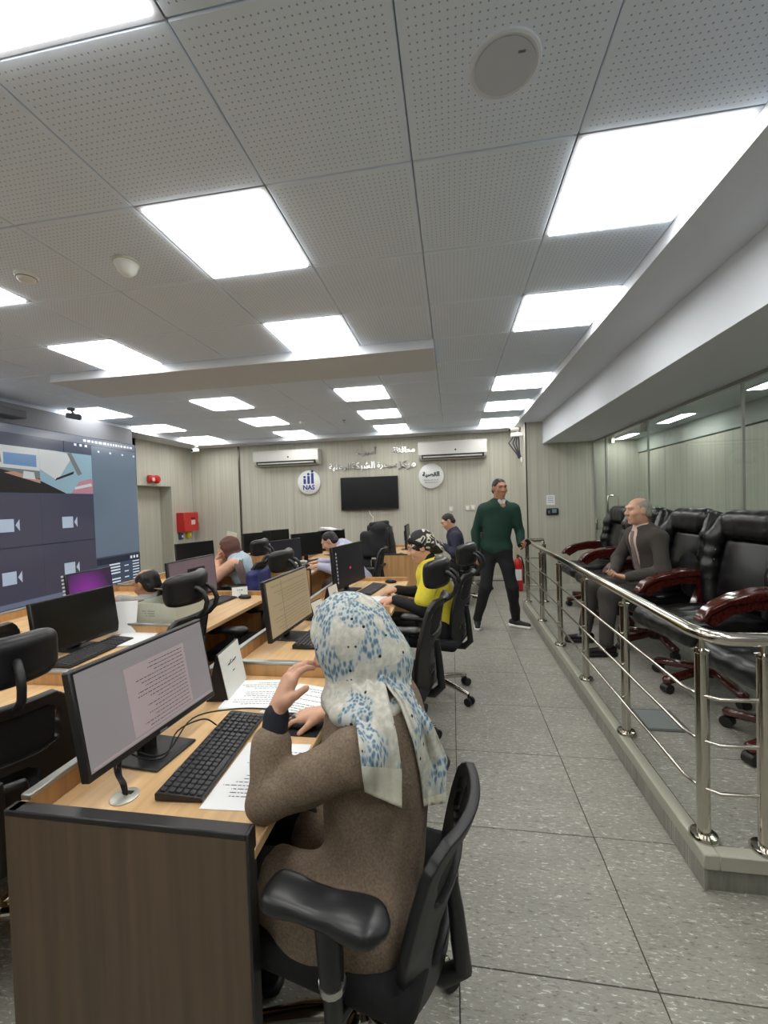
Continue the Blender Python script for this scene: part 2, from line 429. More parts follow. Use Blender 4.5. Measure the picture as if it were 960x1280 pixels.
# ceiling: backing, tiles, margins, dropped beam, stepped soffit
ceil = struct('ceiling', MB().bb((XL, YF, ZC+0.022), (XR+0.7, YB, ZC+0.12)).build('ceiling', mat('grid_white', (204, 210, 220), 0.6)), 'suspended ceiling of perforated square tiles')
LIT_ROWS, LIT_COLS = (-4, -2, 0, 2, 5, 7, 9), (-6, -3, 0, 3)
ct_me = MB().box((0, 0, 0.008), (0.596, 0.596, 0.016), 0.004).mesh('ceiling_tile', TILE)
for i in range(-6, 4):
    for j in range(-5, 10):
        if i in LIT_COLS and j in LIT_ROWS: continue
        mkobj('ceiling_tile', ct_me, ceil, (-1.3162+0.6*i+0.3, 1.649+0.6*j+0.3, ZC))
XE, XW, YE = 1.084, -4.916, 7.649
MB().bb((XE, YF, 2.75), (1.48, YB, ZC+0.02)).build('ceiling_margin', GYPS, ceil)
MB().bb((XL, YF, 2.75), (XW, YB, ZC+0.02)).build('ceiling_margin', GYPS, ceil)
MB().bb((XW, YE, 2.75), (XE, YB, ZC+0.02)).build('ceiling_margin', GYPS, ceil)
MB().bb((-3.716, 3.449, 2.748), (-0.116, 4.05, ZC)).build('dropped_beam', GYPS, ceil)
MB().bb((1.48, YF, 2.39), (2.95, YB, 2.94)).build('soffit', GYPS, ceil)

# walls clad in laminate panels
def panel_wall(name, seams, z0, z1, axis, at, thick, facing, label, mm=WALL, gap=0.004):
    """panels side by side along x (axis 0) or y (axis 1); faces at coordinate `at`, facing +1/-1"""
    a, b_ = seams[0], seams[-1]; back = at-facing*(thick+0.02); mid = at-facing*0.016
    lo = [0, 0, z0]; hi = [0, 0, z1]; lo[axis], hi[axis] = a, b_; o = 1-axis; lo[o], hi[o] = sorted((back, mid))
    w = struct(name, MB().bb(lo, hi).build(name, WALLB), label)
    for s0, s1 in zip(seams[:-1], seams[1:]):
        lo = [0, 0, z0]; hi = [0, 0, z1]; lo[axis], hi[axis] = s0+gap/2, s1-gap/2; lo[o], hi[o] = sorted((mid, at))
        c = [(p+q)/2 for p, q in zip(lo, hi)]
        MB().box((0, 0, 0), [q-p for p, q in zip(lo, hi)], 0.0015).build('wall_panel', mm, w, c)
    return w
wb = panel_wall('wall_back', [XL, -4.28, -3.13, -1.71, -0.5, 0.7, 1.22], 0, 2.76, 0, YB, 0.1, -1, 'greige wood-grain panelled back wall')
MB().bb((-4.30, YB-0.012, 0), (-4.262, YB+0.002, 2.75)).build('joint_strip', mat('bronze_strip', (96, 92, 84), 0.35, 0.6), wb)
struct('baseboard_back', MB().bb((XL, YB-0.014, 0), (1.22, YB-0.001, 0.09), 0.003).build('baseboard_back', mat('baseboard_greige', (196, 195, 186), 0.5)))
wr = panel_wall('wall_right', [1.22, 2.27, 3.0], 0, 2.76, 0, 7.22, 0.1, -1, 'greige panelled wall with the attendance terminal')
MB().bb((1.21, 7.222, 0), (1.226, YB, 2.76)).build('wall_return', WALL, wr)
MB().bb((1.204, 7.205, 0), (1.222, 7.232, 2.75)).build('corner_strip', mat('corner_dark', (72, 72, 70), 0.4, 0.4), wr)
struct('baseboard_right', MB().bb((1.222, 7.205, 0), (2.25, 7.2185, 0.09), 0.003).build('baseboard_right', MATS['baseboard_greige']))
struct('wall_front', MB().bb((XL, YF-0.1, 0), (3.0, YF, 2.9)).build('wall_front', mat('plain_greige', (150, 150, 142), 0.7)))
wl = panel_wall('wall_left', [7.38, YB], 0, 2.76, 1, XL, 0.1, 1, 'greige panelled left wall beside the door')
MB().bb((XL-0.12, 5.5, 1.95), (XL, 7.378, 2.76)).build('wall_panel', WALL, wl)
MB().bb((XL-0.12, YF, 0), (XL, 6.49, 2.76)).build('wall_panel', WALL, wl)
d1 = struct('door_1', None, 'recessed greige door beside the video wall')
MB().bb((XL-0.30, 6.45, 0), (XL-0.25, 7.40, 1.97)).build('door_leaf', WALL, d1)
MB().bb((XL-0.26, 7.378, 0), (XL-0.001, 7.40, 1.97)).build('door_jamb', WALL, d1)
MB().bb((XL-0.26, 6.45, 1.95), (XL-0.121, 7.40, 1.975)).build('door_head', WALL, d1)
# glass wall on the right with a corridor behind
w1 = struct('window_1', None, 'frameless glass partition behind the leather chairs')
for y0, y1 in ((YF, 0.45), (0.45, 2.1), (2.1, 3.72), (3.72, 5.33), (6.56, 7.2)):
    MB().bb((XR, y0+0.004, 0.0), (XR+0.012, y1-0.004, 2.388)).build('pane', GLASS, w1)
    MB().bb((XR-0.004, y1-0.012, 0.0), (XR+0.016, y1+0.002, 2.388)).build('joint_strip', RAILGR, w1)
MB().bb((XR-0.012, YF, 2.36), (XR+0.024, 7.2, 2.389)).build('top_track', RAILGR, w1)
d2 = struct('door_2', None, 'glass door with steel pull handle at the far end')
MB().bb((XR, 5.35, 0.012), (XR+0.012, 6.545, 2.33)).build('pane', GLASS, d2)
for y in (5.42, 6.46): MB().bb((XR-0.014, y-0.06, 2.25), (XR+0.026, y+0.06, 2.36), 0.004).build('patch_fitting', CHROME, d2)
MB().tube([(XR, 6.42, 1.25), (XR-0.06, 6.42, 1.25), (XR-0.07, 6.42, 1.27), (XR-0.07, 6.42, 1.49), (XR-0.06, 6.42, 1.51), (XR, 6.42, 1.51)], 0.013, 10).build('handle', CHROME, d2)
MB().bb((XR-0.03, 6.60, 0.0), (XR-0.012, 6.63, 2.36)).build('frame', RAILGR, d2)
MB().bb((XR-0.04, 7.04, 0.98), (XR-0.006, 7.10, 1.16), 0.004).build('lock_case', CHROME, d2)
cw = panel_wall('wall_corridor', [YF, -0.3, 0.6, 1.5, 2.4, 3.3, 4.2, 5.1, 6.0, 6.4, 6.8, 7.3], 0, 2.16, 1, 2.92, 0.08, -1, 'greige panelled corridor wall seen through the glass')
MB().bb((2.90, YF, 2.175), (3.0, 7.3, 2.45)).build('bulkhead', mat('pale_green_paint', (176, 182, 176), 0.6), cw)

# ------------------------------------------------------------------ lights
lp = thing('ceiling_light', 'x', 'light', (0, 0, ZC), 0, 'square LED panels in the ceiling')
MB().add([(-.298, -.298, .0), (.298, -.298, .0), (.298, .298, 0), (-.298, .298, 0), (-.278, -.278, .0), (.278, -.278, .0), (.278, .278, 0), (-.278, .278, 0), (-.298, -.298, .016), (.298, -.298, .016), (.298, .298, .016), (-.298, .298, .016)],
   [(0, 1, 5, 4), (1, 2, 6, 5), (2, 3, 7, 6), (3, 0, 4, 7), (0, 8, 9, 1), (1, 9, 10, 2), (2, 10, 11, 3), (3, 11, 8, 0), (8, 11, 10, 9)]).build('frame', mat('frame_white', (190, 194, 202), 0.5), lp, smooth=False)
MB().box((0, 0, -0.005), (0.556, 0.556, 0.014), 0.004).build('diffuser', LED, lp, smooth=False)  # shaped to stand proud, so its glowing sides brighten the ceiling around it
cn = {-6: 'column along video wall', -3: 'second column from video wall', 0: 'third column from video wall', 3: 'column beside soffit'}
rn = {-4: 'seventh', -2: 'sixth', 0: 'fifth', 2: 'fourth', 5: 'third', 7: 'second', 9: 'first'}
first = True
for i in LIT_COLS:
    for j in LIT_ROWS:
        lab = 'square LED ceiling panel, %s from back wall, %s' % (rn[j], cn[i])
        p = (-1.3162+0.6*i+0.3, 1.649+0.6*j+0.3, ZC)
        if first: lp.location = p; lp['label'] = lab; first = False
        else: dup(lp, p, 0, lab)
for k, y in enumerate((0.6, 2.2, 3.8, 5.4, 6.8)):  # lamps added to brighten the corridor and the view through the glass
    t = thing('corridor_fill_light', 'slim added fill light in the corridor behind the glass, number %s from far end' % ['five', 'four', 'three', 'two', 'one'][k], 'light', (2.58, y, 2.388), 0, 'added fill lights behind the glass')
    MB().box((0, 0, -0.004), (0.16, 0.6, 0.008), 0.002).build('frame', WHITEP, t); MB().box((0, 0, -0.009), (0.13, 0.57, 0.003)).build('diffuser', mat('corridor_fill_glow', (255, 254, 250), 0.6, emit=14.0), t)
# small ceiling devices
s = thing('ceiling_speaker', 'round grey flush loudspeaker in ceiling tile near viewer', 'speaker', (0.19, 1.345, ZC))
MB().lathe([(0.002, -0.004), (0.09, -0.004), (0.098, -0.008), (0.105, -0.006), (0.107, 0.0)], 40).build('rim', mat('speaker_white', (214, 220, 230), 0.6), s)
MB().lathe([(0.001, -0.0075), (0.088, -0.0075), (0.088, -0.004)], 40).build('grille', mat('speaker_grille', (196, 202, 214), 0.8), s)
MB().box((0.045, -0.04, -0.0085), (0.02, 0.006, 0.002)).build('badge', GREYP, s)
s = thing('smoke_detector', 'round white smoke detector near the left ceiling light', 'detector', (-2.252, 1.985, ZC))
MB().lathe([(0.055, 0), (0.055, -0.012), (0.046, -0.02), (0.04, -0.032), (0.03, -0.038), (0.001, -0.038)], 24).build('housing', WHITEP, s)
MB().lathe([(0.047, -0.021), (0.047, -0.024), (0.042, -0.024)], 24).build('vent_ring', GREYP, s)
s = thing('dome_sensor', 'white rounded dome camera on ceiling left of centre light', 'camera', (-1.647, 1.994, ZC))
MB().lathe([(0.06, 0), (0.06, -0.02), (0.052, -0.028), (0.045, -0.05), (0.03, -0.068), (0.012, -0.076), (0.001, -0.077)], 24).build('housing', WHITEP, s)
MB().lathe([(0.062, 0), (0.066, -0.004), (0.066, -0.012), (0.061, -0.014)], 24).build('collar', OFFWH, s)
for n, (x, y, lb) in enumerate([(-2.28, 6.334, 'small smoke detector on the far ceiling left of the lettering'), (-1.632, 6.418, 'tiny sprinkler head on the far ceiling above the wall screen')]):
    s = thing('smoke_detector' if n == 0 else 'sprinkler_head', lb, 'detector' if n == 0 else 'sprinkler', (x, y, ZC))
    MB().lathe([(0.05, 0), (0.05, -0.015), (0.035, -0.035), (0.001, -0.037)] if n == 0 else [(0.03, 0), (0.03, -0.006), (0.008, -0.01), (0.008, -0.03), (0.02, -0.033), (0.001, -0.036)], 16).build('housing', WHITEP if n == 0 else CHROME, s)
def cctv(loc, rz, label, m=WHITEP):
    s = thing('security_camera', label, 'camera', loc, rz)
    MB().cyl((0, 0, 0), (0, 0, -0.03), 0.04, n=18).build('mount', m, s)
    MB().tube([(0, 0, -0.03), (0, 0.02, -0.06), (0, 0.03, -0.075)], 0.012).build('arm', m, s)
    MB().tube([(0, -0.05, -0.085), (0, 0.0, -0.09), (0, 0.09, -0.105)], [0.032, 0.036, 0.036], 16).build('body', m, s)
    MB().cyl((0, 0.0885, -0.105), (0, 0.096, -0.107), 0.027, n=16).build('lens', BLACKG, s)
    return s
cctv((-4.95, 7.62, 2.75), R2(160), 'small white security camera in back left ceiling corner')

# ------------------------------------------------------------------ back wall fittings
def ac_unit(x0, x1, z0, z1, label):
    w = x1-x0; hgt = z1-z0; t = thing('air_conditioner', label, 'air conditioner', ((x0+x1)/2, YB, z0), 0, 'split air conditioners on the back wall')
    dp = 0.23
    MB().prism([(0, 0.03), (-0.10, 0.0), (-0.20, 0.035), (-dp, 0.09), (-dp, hgt-0.03), (-dp+0.03, hgt), (0, hgt)], -w/2, w/2, (1, 2, 0)).build('casing', mat('ac_white', (208, 208, 204), 0.3), t, ang=25)
    MB().prism([(-0.08, -0.002), (-0.205, 0.032), (-0.232, 0.086), (-0.226, 0.09), (-0.19, 0.05), (-0.08, 0.01)], -w/2+0.06, w/2-0.05, (1, 2, 0)).build('louvre', mat('ac_slot', (60, 62, 66), 0.4), t)
    MB().box((0, -0.222, 0.045), (w*0.86, 0.008, 0.03), 0.003, Matrix.Rotation(R2(40), 3, 'X')).build('flap', WHITEP, t)
    MB().cyl((0.06, -dp, 0.16), (0.06, -dp-0.003, 0.16), 0.016, n=14).build('badge', INKB, t)
    return t
ac_unit(-3.86, -2.53, 2.30, 2.60, 'white split air conditioner above the blue emblem sign')
ac_unit(-0.60, 0.64, 2.28, 2.61, 'white split air conditioner above the green emblem sign')
tv = thing('wall_television', 'large black flat television on back wall under the lettering', 'television', (-1.58, YB, 1.70))
MB().box((0, -0.05, 0), (1.13, 0.045, 0.64), 0.006).build('bezel', BLACKP, tv)
MB().box((0, -0.0735, 0.006), (1.095, 0.003, 0.60)).build('screen', mat('tv_screen_off', (9, 10, 16), 0.25), tv)
MB().box((0, -0.014, 0), (0.4, 0.028, 0.3)).build('bracket', BLACKP, tv)
MB().tube([(-0.02, -0.03, -0.3), (0.0, -0.03, -0.4), (0.06, -0.02, -0.47), (0.03, -0.015, -0.6), (-0.02, -0.01, -0.72), (-0.02, -0.005, -0.82)], 0.009, 6).build('power_cable', WHITEP, tv)
LETT = mat('mirror_letter', (225, 225, 222), 0.12, 1.0)
t = thing('wall_lettering', 'upper short row of small silver Arabic letters on back wall', 'lettering', (-1.37, YB, 2.505))
text_obj('word', arabic('محافظة'), 0.2, 0.008, LETT, t, (0.48, -0.012, 0), (R2(90), 0, 0), 0.42, 0.004)
text_obj('word', arabic('أسيوط'), 0.2, 0.008, LETT, t, (-0.25, -0.012, 0), (R2(90), 0, 0), 0.40, 0.004)
t = thing('wall_lettering', 'long row of large silver Arabic letters above the television', 'lettering', (-1.50, YB, 2.24))
for wd_, x, w in (('مركز', 0.67, 0.34), ('سيطرة', 0.28, 0.38), ('الشبكة', -0.19, 0.46), ('الوطنية', -0.66, 0.42)):
    text_obj('word', arabic(wd_), 0.3, 0.012, LETT, t, (x, -0.016, 0), (R2(90), 0, 0), w, 0.006)
def round_sign(x, z, label):
    t = thing('round_sign', label, 'sign', (x, YB, z), 0, 'round emblem signs on the back wall')
    MB().lathe([(0.001, 0), (0.235, 0), (0.235, 0.045), (0.228, 0.05), (0.001, 0.05)], 48, R=Matrix.Rotation(R2(90), 3, 'X')).build('disc', mat('sign_white', (226, 228, 228), 0.3), t)
    return t
t = round_sign(-2.79, 1.96, 'round white sign with blue bar figures and letters NAS'); BL = mat('emblem_blue', (44, 62, 140), 0.4)
for i, hh in enumerate((0.10, 0.155, 0.21)):
    MB().box((-0.085+0.08*i, -0.053, -0.03+hh/2), (0.052, 0.006, hh), 0.002).build('figure_bar', BL, t)
    MB().cyl((-0.085+0.08*i, -0.05, -0.03+hh+0.035), (-0.085+0.08*i, -0.056, -0.03+hh+0.035), 0.026, n=16).build('figure_dot', BL, t)
text_obj('letters', 'NAS', 0.14, 0.003, BL, t, (-0.005, -0.053, -0.105), (R2(90), 0, 0), 0.24, 0.004)
text_obj('small_letters', '- - - - - - -', 0.03, 0.002, BL, t, (0, -0.053, -0.175), (R2(90), 0, 0), 0.14)
t = round_sign(-0.385, 1.985, 'round white sign with dark green Arabic script'); GRN = mat('emblem_green', (22, 66, 56), 0.4)
text_obj('script', arabic('القصبة'), 0.16, 0.003, GRN, t, (0, -0.053, 0.03), (R2(90), 0, 0), 0.32, 0.006)
for k, w in enumerate((0.27, 0.24)):
    text_obj('small_letters', 'ــ-ـ--ـ-ـ--ـ'.replace('ـ', '='), 0.05, 0.002, GRN, t, (0, -0.053, -0.075-0.045*k), (R2(90), 0, 0), w)
for k, (x, z, lb) in enumerate([(-0.03, 1.35, 'single white switch plate on back wall above navy-shirted man'), (0.275, 1.36, 'left of two white switch plates by green-sweatered man'), (0.375, 1.365, 'right of two white switch plates by green-sweatered man')]):
    s = thing('wall_switch', lb, 'switch', (x, YB, z)); MB().box((0, -0.008, 0), (0.085, 0.016, 0.1), 0.004).build('plate', OFFWH, s); MB().box((0, -0.018, 0), (0.05, 0.006, 0.065), 0.002).build('rocker', WHITEP, s)
# terminal and notice on the reader wall
s = thing('attendance_terminal', 'black fingerprint attendance terminal on right panelled wall', 'terminal', (1.60, 7.22, 1.28))
MB().box((0, -0.02, 0), (0.19, 0.04, 0.11), 0.012).build('housing', BLACKP, s)
MB().box((0.025, -0.041, 0.01), (0.07, 0.003, 0.06)).build('display', mat('lcd_blue', (120, 140, 165), 0.2), s)
MB().box((-0.055, -0.042, -0.005), (0.03, 0.006, 0.045), 0.002).build('sensor', GREYP, s)
s = thing('paper_notice', 'white paper notice taped above the attendance terminal', 'notice', (1.58, 7.22, 1.47))
MB().box((0, -0.002, 0), (0.13, 0.002, 0.16)).build('sheet', PAPER, s)
for k in range(4): MB().box((0.0, -0.0035, 0.05-0.03*k), (0.09, 0.0006, 0.006)).build('text_line', INK, s)
# camera cluster on the corner
s = thing('security_camera', 'white security camera with hanging cables on corner post', 'camera', (1.12, 7.50, 2.62))
MB().box((0.0, 0.0, -0.02), (0.2, 0.1, 0.07), 0.01).build('junction_box', WHITEP, s)
MB().tube([(-0.12, -0.06, 0.06), (0.02, -0.02, 0.07)], [0.03, 0.034], 14).build('body', OFFWH, s)
MB().cyl((-0.125, -0.0625, 0.06), (-0.135, -0.066, 0.06), 0.024, n=14).build('lens', BLACKG, s)
MB().tube([(0.02, 0.0, 0.0), (0.0, 0.0, 0.05)], 0.012).build('bracket', WHITEP, s)
MB().box((0.085, 0.0, 0.1), (0.03, 0.03, 0.26), 0.003).build('conduit', WHITEP, s)
DKC = mat('cable_dark', (58, 56, 74), 0.6)
for k, (a, b_) in enumerate([(-0.12, 0.0), (-0.05, 0.02), (0.0, 0.03), (0.05, 0.04)]):
    MB().tube([(a*0.5, 0, -0.05), (a-0.02, 0, -0.16), (a*0.6, 0, -0.26), (b_, 0.0, -0.36), (b_+0.02, 0.0, -0.43)], 0.012, 6).build('cable', DKC, s)
MB().box((0.06, 0.0, -0.45), (0.03, 0.03, 0.09), 0.004).build('plug', WHITEP, s)
# left wall fittings
s = thing('fire_alarm', 'red twin fire alarm sounder above the recessed door', 'alarm', (XL, 6.86, 2.07), 0)
MB().box((0.04, -0.07, 0), (0.08, 0.15, 0.13), 0.02).build('sounder', RED, s)
MB().lathe([(0.075, 0), (0.075, 0.05), (0.05, 0.075), (0.001, 0.08)], 20, (0.0, 0.085, 0), Matrix.Rotation(R2(90), 3, 'Y')).build('strobe', RED, s)
MB().lathe([(0.035, 0), (0.035, 0.012), (0.001, 0.016)], 16, (0.08, -0.07, -0.01), Matrix.Rotation(R2(90), 3, 'Y')).build('label_disc', mat('alarm_white', (225, 190, 185), 0.4), s)
s = thing('fire_box', 'red metal fire cabinet on left wall near corner', 'fire cabinet', (XL, 7.72, 1.25))
MB().box((0.085, 0, 0), (0.17, 0.46, 0.38), 0.008).build('case', RED, s)
MB().box((0.173, 0.0, 0), (0.006, 0.44, 0.36), 0.002).build('door', mat('red_door', (198, 46, 42), 0.35), s)
MB().box((0.178, 0.05, -0.01), (0.003, 0.13, 0.09)).build('sticker', mat('sticker_pink', (220, 200, 205), 0.5), s)
MB().box((0.178, 0.05, 0.07), (0.003, 0.13, 0.035)).build('lettering_band', mat('dark_red', (90, 20, 24), 0.5), s)
MB().box((0.182, 0.19, 0), (0.012, 0.02, 0.04), 0.003).build('latch', CHROME, s)
s = thing('call_point', 'small blue wall switch box below red fire cabinet', 'switch', (XL, 7.58, 0.97)); MB().box((0.025, 0, 0), (0.05, 0.1, 0.12), 0.008).build('case', BLUEP, s); MB().box((0.052, 0.01, 0), (0.006, 0.045, 0.05), 0.002).build('button', WHITEP, s)
s = thing('call_point', 'small yellow call point box below red fire cabinet', 'call point', (XL, 7.82, 0.99)); MB().box((0.03, 0, 0), (0.06, 0.13, 0.13), 0.008).build('case', YELLOWP, s); MB().box((0.062, 0.02, 0.0), (0.006, 0.05, 0.06), 0.002).build('window', mat('pale_yellow', (228, 224, 120), 0.4), s)
# fire extinguisher by the far post
s = thing('fire_extinguisher', 'red fire extinguisher standing by the wall behind green-sweatered man', 'extinguisher', (1.03, 7.15, 0))
MB().lathe([(0.07, 0), (0.078, 0.01), (0.078, 0.42), (0.07, 0.47), (0.045, 0.51), (0.02, 0.53), (0.02, 0.56)], 24).build('cylinder', RED, s)
MB().box((0, -0.02, 0.58), (0.03, 0.09, 0.03), 0.006).build('valve', BLACKP, s)
MB().tube([(0, -0.05, 0.585), (0.05, -0.075, 0.55), (0.09, -0.03, 0.4), (0.088, -0.02, 0.2), (0.087, -0.02, 0.12)], 0.011, 8).build('hose', BLACKP, s)
MB().tube([(0.0795*math.cos(a), 0.0795*math.sin(a), z) for a, z in [(-2.2, .2)]]+[(0.0795*math.cos(-2.2), 0.0795*math.sin(-2.2), 0.36)], 0.0) if False else None
lbm = MB(); n = 8
lbm.add([(0.0792*math.cos(-2.3+0.2*i), 0.0792*math.sin(-2.3+0.2*i), z) for z in (0.18, 0.36) for i in range(n)], [(i, i+1, n+i+1, n+i) for i in range(n-1)])
lbm.build('label_sheet', PAPER, s)

# ------------------------------------------------------------------ video wall
VX = -4.75; PW, PH = 1.205, 0.68; VZ0 = 0.47; VY1 = 5.76
vw = thing('video_wall', 'huge tiled video wall showing dark call windows on left side', 'video wall', (VX, VY1, 0))
MB().bb((-0.56, -3*PW-0.06, 0.40), (-0.034, 0.01, VZ0+3*PH+0.004)).build('cabinet', BLACKP, vw)
MB().bb((-0.56, -3*PW-0.06, 0.0), (0.02, 0.05, 0.40), 0.004).build('plinth', mat('plinth_black', (22, 22, 25), 0.5), vw)
def screen_mat(name, rgb, e):
    return mat(name, rgb, 0.16, emit=e*0.42)
SCR = screen_mat('video_slate', (60, 66, 84), 0.75)
for c in range(3):
    for r in range(3):
        p = MB().box((0, 0, 0), (0.03, PW-0.006, PH-0.006), 0.002).build('screen_panel', SCR, vw, (-0.019, -PW*(c+0.5), VZ0+PH*(r+0.5)))
def vrect(name, y0, y1, z0, z1, m, lift=0.0015, parent=vw):
    return MB().bb((-0.003, y0, z0), (-0.003+lift, y1, z1)).build(name, m, parent)
TOPB = screen_mat('video_bar', (120, 126, 140), 0.85)
# right side window column, tile borders, top bars
vrect('toolbar', -3*PW, -0.004, VZ0+3*PH-0.10, VZ0+3*PH-0.006, screen_mat('video_topbar', (92, 98, 112), 0.8))
vrect('side_window', -0.80, -0.004, VZ0+0.42, VZ0+3*PH-0.11, screen_mat('video_side', (88, 102, 118), 0.8))
vrect('chat_window', -0.79, -0.004, VZ0+0.02, VZ0+0.40, screen_mat('video_chat', (58, 72, 92), 0.75), 0.0022)
vrect('chat_header', -0.79, -0.004, VZ0+0.31, VZ0+0.40, screen_mat('video_chathead', (36, 46, 62), 0.6), 0.003)
WT = screen_mat('video_text', (190, 200, 212), 0.9)
for k in range(7):
    vrect('chat_line', -0.16, -0.03, VZ0+0.03+0.042*k, VZ0+0.045+0.042*k, WT, 0.003)
    if k != 2: vrect('chat_line', -0.79+0.20, -0.40, VZ0+0.03+0.042*k, VZ0+0.05+0.042*k, WT, 0.003)
    if k % 2: vrect('chat_line', -0.32, -0.24, VZ0+0.03+0.042*k, VZ0+0.045+0.042*k, WT, 0.003)
for k in range(3): vrect('chat_icon', -0.20+0.06*k, -0.165+0.06*k, VZ0+0.335, VZ0+0.375, WT, 0.0045)
for y in (-0.70, -0.5, -0.28, -0.06): vrect('window_icon', y, y+0.03, VZ0+3*PH-0.19, VZ0+3*PH-0.165, WT, 0.003)
rs = np.random.RandomState(3); y = -0.92
while y < -0.08:
    w = rs.uniform(0.02, 0.06); vrect('toolbar_text', y, min(y+w, -0.05), VZ0+3*PH-0.07, VZ0+3*PH-0.04, WT, 0.003); y += w+0.02
for y in (-1.06, -0.98, -0.90): vrect('toolbar_icon', y, y+0.035, VZ0+3*PH-0.14, VZ0+3*PH-0.11, WT, 0.003)
CELL = screen_mat('video_cell', (62, 62, 78), 0.75); CELL2 = screen_mat('video_cell_line', (44, 46, 58), 0.6)
for r in range(2):
    for c in range(4):
        y1 = -0.815-0.73*c
        vrect('call_tile', y1-0.72, y1, VZ0+0.09+0.595*r, VZ0+0.09+0.595*r+0.585, CELL)
vrect('taskbar', -3*PW, -0.81, VZ0+0.02, VZ0+0.075, screen_mat('video_taskbar', (92, 100, 122), 0.8), 0.003)
IC = screen_mat('video_icon', (150, 164, 182), 0.9)
for r in range(2):
    for c in range(4):
        yc = -0.815-0.73*c-0.36; zc = VZ0+0.09+0.575*r+0.26
        ic = MB().bb((-0.003, yc-0.10, zc-0.07), (0.0, yc+0.05, zc+0.07), 0.001).build('camera_icon', IC, vw)
        MB().prism([(yc+0.065, zc), (yc+0.11, zc+0.065), (yc+0.11, zc-0.065)], -0.003, 0.0, (1, 2, 0)).build('camera_icon_lens', IC, vw)
# the two live pictures: pale desks and papers
LV = {n: screen_mat('live_'+n, tuple(int(v*.8) for v in c), 0.8) for n, c in dict(sky=(176, 200, 214), pale=(150, 186, 204), white=(214, 222, 226), dark=(34, 32, 36), pink=(196, 140, 158), grey=(120, 128, 128), skin=(190, 150, 130), blue=(110, 150, 200)).items()}
def live(y0, z0, w, h, base, polys):
    o = vrect('live_picture', y0, y0+w, z0, z0+h, LV[base], 0.002)
    for k, (n, pts) in enumerate(polys):
        MB().prism([(y0+a*w, z0+b_*h) for a, b_ in pts], -0.001, 0.0005+0.0006*k, (1, 2, 0)).build('picture_patch', LV[n], o)
live(-1.53, VZ0+1.285, 0.725, 0.515, 'pale', [('white', [(.0, .55), (.3, .3), (.62, .95), (.3, 1), (0, 1)]), ('pink', [(.55, 0), (1, 0), (1, .4), (.72, .3)]), ('dark', [(0, 0), (.45, 0), (0, .28)]), ('grey', [(.5, .98), (.58, 1), (.78, .5), (.7, .45)]), ('dark', [(.28, .36), (.62, .55), (.6, .48), (.26, .3)]), ('white', [(.62, .1), (.98, .2), (.96, .27), (.62, .16)])])
live(-2.262, VZ0+1.285, 0.73, 0.515, 'grey', [('white', [(0, .55), (1, .5), (1, 1), (0, 1)]), ('blue', [(.45, .6), (.95, .58), (.95, .85), (.45, .85)]), ('grey', [(.2, .65), (.42, .63), (.4, .95), (.22, .95)]), ('dark', [(0, 0), (1, 0), (1, .32), (.7, .4), (.3, .52), (0, .5)]), ('skin', [(.45, .42), (1, .22), (1, .3), (.6, .46)]), ('white', [(.72, .32), (.92, .3), (.9, .46), (.74, .48)])])
# equipment above the video wall
struct('trim_1', MB().bb((-5.34, YF, VZ0+3*PH+0.01), (VX-0.05, VY1, 2.749)).build('trim_1', mat('bulkhead_grey', (118, 121, 128), 0.7)), 'painted bulkhead above the video wall')
s = thing('projector_case', 'dark grey housing mounted above the video wall', 'housing', (-4.66, 3.2, 2.56))
MB().box((0, 0, 0.04), (0.2, 1.5, 0.09), 0.01).build('case', mat('housing_grey', (84, 87, 96), 0.5), s)
MB().box((0.0, 0.753, 0.04), (0.18, 0.01, 0.075), 0.003).build('end_cap', GREYP, s)
MB().box((-0.11, 0, 0.04), (0.03, 0.5, 0.05)).build('arm', MATS['housing_grey'], s)
cctv((-4.42, 4.36, 2.75), R2(-60), 'grey security camera hanging above the video wall', mat('camera_grey', (96, 98, 106), 0.4))
# ------------------------------------------------------------------ railing
ra = thing('railing', 'polished steel railing with three thin bars along platform edge', 'railing', (0.955, 1.83, PZ))
def rpost(x, y):
    MB().cyl((x, y, 0), (x, y, 0.745), 0.024, n=18).build('post', CHROME, ra)
    MB().lathe([(0.052, 0.0), (0.052, 0.008), (0.046, 0.016), (0.026, 0.02)], 22, (x, y, 0.004)).build('base_flange', CHROME, ra)
    MB().lathe([(0.024, 0.745), (0.029, 0.75), (0.029, 0.76), (0.012, 0.765), (0.009, 0.80)], 16, (x, y, 0)).build('post_cap', CHROME, ra)
for y in (0.0, 0.76, 1.5, 2.26, 3.06, 3.95): rpost(0, y)
for x in (0.19, 0.95): rpost(x, -0.045)
rpost(0.22, 3.97)
def rail_path(z, inset=0.0, c=0.07):
    x = -inset; return [(0.22, 3.97, z), (x+0.03, 3.97, z), (x, 3.94, z), (x, 3.4, z), (x, c, z), (x+0.012, c*0.35, z), (x+c*0.35, -0.012, z), (x+c, -0.045, z), (1.25, -0.045, z)]
MB().tube(rail_path(0.815), 0.026, 14).build('handrail', CHROME, ra)
for z in (0.58, 0.40, 0.21): MB().tube(rail_path(z, 0.035), 0.0075, 10).build('bar', CHROME, ra)

